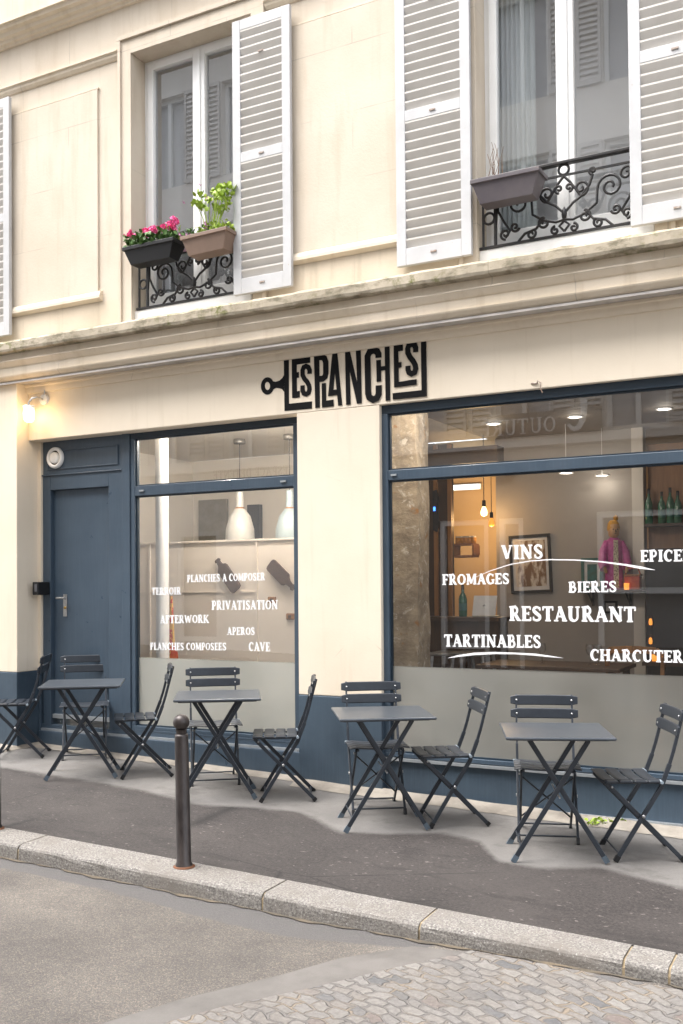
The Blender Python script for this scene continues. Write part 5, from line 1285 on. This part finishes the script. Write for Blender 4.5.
t = shape('bottle', 'dark wine bottle on the counter left of the laptop', 'bottle', bottle, (FX(463, 615, YC+.1), YC+.1, zfl+zc_+.001)); t.scale = (1.05, 1.05, 1.0)
xj0, zj = fac(441, 557, 3.9); xj1 = FX(476, 557, 3.9)
def rack(t):
    L = xj1-xj0; b = MB(); b.box(0, L, -.1, .1, -.012, .012); b.box(0, L, -.1, .1, .125, .145)
    for q in (0, .45, 1): b.box(L*q-.01, L*q+.01, -.1, .1, .012, .125)
    b.build('frame', M['wood_m'], t)
xjs = thing('jar_rack', 'small orange wood rack with jars on top, left of the filament bulb', 'rack', (xj0, 3.9, zj)); rack(xjs)
for i in range(5):
    x = xj0+(xj1-xj0)*(.50+.11*i)
    t = shape('jar', 'small jar of preserves on top of the orange wood rack', 'jar', lambda t: (MB().lathe([(0, 0), (.03, 0), (.032, .06), (.026, .068), (0, .068)], (0, 0, 0), 12).build('glass_body', M['yellow'], t), MB().lathe([(.028, .0685), (.028, .085), (0, .086)], (0, 0, 0), 12).build('lid', M['paper'], t)), (x, 3.9, zj+.146), 'jars on the wooden rack')
def stool(t):
    b = MB(); b.box(-.17, .17, -.17, .17, .0, .03); b.build('seat', M['steel'], t, .01)
    for sx in (-1, 1):
        for sy in (-1, 1): l = MB(); l.bar((sx*.14, sy*.14, 0), (sx*.19, sy*.19, -.62), .025, .025); l.build('leg', M['steel'], t)
    b = MB(); b.tube([(-.165, -.165, -.3), (.165, -.165, -.3), (.165, .165, -.3), (-.165, .165, -.3)], .01, 6, True); b.build('foot_ring', M['steel'], t)
for px, lab in ((452, 'pale metal stool below the word TARTINABLES, left one'), (473, 'pale metal stool below the word TARTINABLES, right one')):
    x, z = fac(px, 655, 1.85); shape('bar_stool', lab, 'stool', stool, (x, 1.85, max(z, zfl+.63)), 'metal stools at the counter')
wp = thing('wall_ornament', 'dark narrow wall ornament with a blue light on the wood panelling', 'ornament', (FX(436, 510, 2.46), 2.46, FZ(436, 510, 2.46)))
b = MB(); b.plate([(-.03, -.2), (.01, -.22), (.035, -.12), (.02, 0), (.035, .12), (.01, .2), (-.03, .19)], -.015, .008); b.build('body', M['dark_in'], wp); b = MB(); b.box(-.02, .0, -.022, -.016, -.01, .03); b.build('blue_light', M['led'], wp)
# dining table edge with glasses, wooden chair inside the window
ti = thing('dining_table', 'dining table inside the right window, mostly behind the frosted band', 'table', (FX(560, 668, 1.3), 1.3, zfl)); zt3 = FZ(560, 664, 1.3)-zfl
b = MB(); b.box(-.62, .55, -.3, .3, zt3-.03, zt3); b.build('table_top', M['wood_d'], ti, .004)
for sx in (-.55, .48):
    for sy in (-.25, .25): b = MB(); b.box(sx-.025, sx+.025, sy-.025, sy+.025, 0, zt3-.031); b.build('leg', M['wood_d'], ti)
def wineglass(t): MB().lathe([(.032, 0), (.03, .003), (.005, .006), (.004, .07), (.02, .085), (.034, .115), (.034, .14), (.028, .165)], (0, 0, 0), 16).build('glass', glass('wine glass', 3.0, (.9, .9, .9)), t)
for px, lab in ((542, 'wine glass on the inside table, leftmost'), (590, 'wine glass on the inside table left of the wooden chair'), (598, 'wine glass on the inside table touching the chair back')):
    x, _ = fac(px, 660, 1.3); shape('wine_glass', lab, 'glass', wineglass, (x, 1.3, zfl+zt3+.001), 'wine glasses on the inside table')
ch = thing('dining_chair', 'brown wooden bentwood chair back just above the frosted band', 'chair', (FX(634, 660, 1.25), 1.25, zfl))
zc3 = FZ(634, 649, 1.25)-zfl
b = MB(); pts = [(-.22, .03, zc3-.14), (-.215, 0, zc3-.05), (-.17, -.02, zc3-.01), (0, -.04, zc3), (.17, -.02, zc3-.01), (.215, 0, zc3-.05), (.22, .03, zc3-.14)]
for (p, q) in zip(pts, pts[1:]): b.bar(p, q, .025, .055)
b.build('backrest', M['wood_m'], ch); b = MB(); b.box(-.21, .21, .0, .42, .43, .46); b.build('seat', M['wood_m'], ch, .01)
for sx in (-.19, .19):
    b = MB(); b.bar((sx, .03, 0), (sx*1.12, .03, zc3-.1), .03, .03, (1, 0, 0)); b.build('leg', M['wood_m'], ch)
    b = MB(); b.bar((sx, .38, 0), (sx, .38, .43), .03, .03, (1, 0, 0)); b.build('leg', M['wood_m'], ch)
shape('candle_glass', 'small amber candle glass glowing on the table behind CHARCUTERIE', 'candle', candle, (FX(655, 660, 1.4), 1.4, FZ(655, 661, 1.4)), 'amber candle glasses')
ct = thing('side_table', 'dark table carrying the candle behind CHARCUTERIE', 'table', (FX(662, 668, 1.4), 1.4, zfl)); zz = FZ(655, 661, 1.4)-zfl-.001
b = MB(); b.box(-.13, .6, -.12, .25, zz-.03, zz); b.build('table_top', M['wood_d'], ct); b = MB(); b.box(.2, .26, .05, .11, 0, zz-.031); b.build('leg', M['wood_d'], ct)

# ------------------------------------------------------------------ the house across the street (seen mirrored in the glass)
YO = -10.2
op = thing('apartment_building', 'pale house across the street, seen only mirrored in the shop windows', 'building', (0, YO, 0))
zo = FZ(460, 452, 10.3)
b = MB(); holes = []
nW = 11; pitch = 2.0
cxs = [-19.5+pitch*i for i in range(nW)]
for fl_ in range(3):
    z0_ = zo+.25+3.0*fl_
    holes.append([(c-.52, c+.52, z0_, z0_+2.0) for c in cxs])
wall_z = [zo, zo+2.9, zo+5.9, zo+9.9]
for k_ in range(3): wall_with_holes(b, -24, 4, -.4, 0, wall_z[k_], wall_z[k_+1], holes[k_])
b.build('wall', M['opp_wall'], op)
b = MB(); b.extrude_x([(0, zo-.28), (.10, zo-.24), (.14, zo-.05), (.28, zo-.02), (.28, zo+.12), (0, zo+.16)], -24, 4); b.extrude_x([(0, zo+9.6), (.2, zo+9.7), (.35, zo+9.9), (.35, zo+10.0), (0, zo+10.05), (-3, zo+11), (-3, zo+9.6)], -24, 4); b.build('cornice', M['opp_wall'], op)
pb = MB(); pb.add([(-24, -.25, zo), (4, -.25, zo), (4, -.25, zo+9.5), (-24, -.25, zo+9.5)], [(0, 1, 2, 3)]); pb.build('room_backing', pmat('net curtained windows', (.55, .55, .56), (.42, .42, .43), .8, .6, bs=0), op)
for fl_ in range(3):
    z0_ = zo+.25+3.0*fl_
    for c in cxs:
        r = part('window', op); f = MB(); f.box(c-.52, c-.45, -.2, -.14, z0_, z0_+2); f.box(c+.45, c+.52, -.2, -.14, z0_, z0_+2); f.box(c-.04, c+.04, -.2, -.14, z0_, z0_+2); f.box(c-.45, c+.45, -.199, -.141, z0_+1.93, z0_+2); f.build('frame', M['white'], r)
        for s in (-1, 1):
            q = MB(); xa_ = c+s*.54; xb_ = c+s*.96; q.box(xa_, xa_+s*.05, .02, .06, z0_, z0_+2); q.box(xb_-s*.05, xb_, .02, .06, z0_, z0_+2); q.box(xa_+s*.05, xb_-s*.05, .021, .06, z0_+1.92, z0_+2); q.box(xa_+s*.05, xb_-s*.05, .021, .06, z0_, z0_+.08)
            for i in range(18): zz_ = z0_+.09+i*.101; q.hexa([(xa_+s*.05, .05, zz_), (xb_-s*.05, .05, zz_), (xb_-s*.05, .055, zz_), (xa_+s*.05, .055, zz_)], [(xa_+s*.05, .022, zz_+.075), (xb_-s*.05, .022, zz_+.075), (xb_-s*.05, .027, zz_+.075), (xa_+s*.05, .027, zz_+.075)])
            q.build('shutter', M['slat'], r)
b = MB(); dh = [(-18.2, -16.6, -.5, 2.7), (-13.3, -12.2, -.5, 2.75), (-9.9, -8.5, .5, 2.8), (-7.1, -6.15, -.5, 2.75), (-5.95, -5.5, -.5, 2.75), (-4.2, -2.2, .5, 2.8)]
wall_with_holes(b, -24, -9.95, -.35, 0, -1.2, zo-.28, dh[:2]); b.build('ground_floor_wall', M['opp_ground'], op)
b = MB(); wall_with_holes(b, -9.95, 4, -.35, 0, -1.2, zo-.28, dh[2:]); b.build('ground_floor_wall', pmat('dark brown shopfront across the street', (.17, .15, .13), (.13, .115, .10), 2, .6, bs=0), op)
b = MB(); b.add([(-24, -.2, -1.2), (4, -.2, -1.2), (4, -.2, zo-.3), (-24, -.2, zo-.3)], [(0, 1, 2, 3)]); b.build('shop_backing', pmat('dim shop interior', (.34, .33, .32), (.22, .21, .20), .7, .6, bs=0), op)
for a in dh:
    f = MB(); 
    for x in (a[0], a[1]-.09): f.box(x, x+.09, -.12, -.02, a[2], a[3])
    f.box(a[0]+.09, a[1]-.09, -.119, -.021, a[3]-.1, a[3]); f.box(a[0]+.09, a[1]-.09, -.119, -.021, a[2]+.9, a[2]+1.0); f.build('shop_frame', M['white'], op)
# its shop signs, which the windows show reversed
def opp_word(txt, xm, z, H, wscale, mat, nm, yo_=.03):
    """xm: x of the word's left end as read from the street side (the word runs towards -x)"""
    mb = MB(); u = 0
    for c in txt:
        wd_, st_ = GL[c]
        for s_ in st_:
            cl = len(s_) > 2; ww = s_[1]; mb.k %= 6
            yy = yo_+mb.k*.001; mb.k += 1
            P = [(xm-(u+px)*H*wscale, z+pz*H) for px, pz in s_[0]]
            tmp = MB(); tmp.ribbon(P, [k_*H*.7 for k_ in ww] if isinstance(ww, list) else ww*H*.7, yy, .004, cl); mb.v_ = None
            mb.add(tmp.v, tmp.f)
        u += wd_
    return mb.build(nm, mat, op)
b = MB(); b.box(FX(606, 440, 10.3), FX(492, 440, 10.3), .285, .31, zo+.125, zo+.56); b.build('sign_board', pmat('taupe sign board', (.26, .23, .20), None, 3, .6, bs=0), op)
x0, z0 = fac(590, 452, 10.3); z1 = FZ(590, 396, 10.3)
opp_word('C', FX(593, 440, 10.3), zo+.16, .80, .75, M['white'], 'sign_lettering', .316)
opp_word('OUTURE', FX(561, 440, 10.3), zo+.19, .28, 1.08, M['white'], 'sign_lettering', .316)
opp_word('ESPACE DETENTE', FX(281, 470, 10.0), zo-.20, .19, 1.02, M['gold'], 'sign_lettering', .283)
# added fill lamps hidden above the window heads, brightening the rooms and jamb
for X, Y, lab, e in ((-5.3, .78, 'added fill lamp out of sight just inside the left window, above the chopping boards', 14), (-4.35, .78, 'added fill lamp out of sight just inside the left window, by the pier', 14), (-2.85, .58, 'added fill lamp out of sight just inside the right window above the stone jamb', 10)):
    t = thing('ceiling_spot', lab, 'lamp', (X, Y, zce-.001), 0, 'lit ceiling spots in the shop')
    b = MB(); b.lathe([(0, -.012), (.05, -.012), (.055, -.003)], (0, 0, 0), 18); b.build('lens', M['spot'], t)
    b = MB(); b.lathe([(.055, -.002), (.07, -.014), (.075, 0)], (0, 0, 0), 18); b.build('rim', M['white'], t)
    light(t, (0, 0, -.06), e, (1, .92, .82), .06)

b = MB(); wx, wz = fac(537, 388, 0)
b.tube([(wx, .0, wz+.03), (wx+.01, -.02, wz+.045), (wx+.035, -.025, wz+.03), (wx+.03, -.02, wz-.01), (wx+.045, -.02, wz-.04)], .004, 6); b.tube([(wx-.04, -.004, wz+.035), (wx, -.01, wz+.03)], .006, 6)
tag(b.build('wire_stub', M['latch']), 'short stub of old wire sticking out above the right shop window', 'wire')
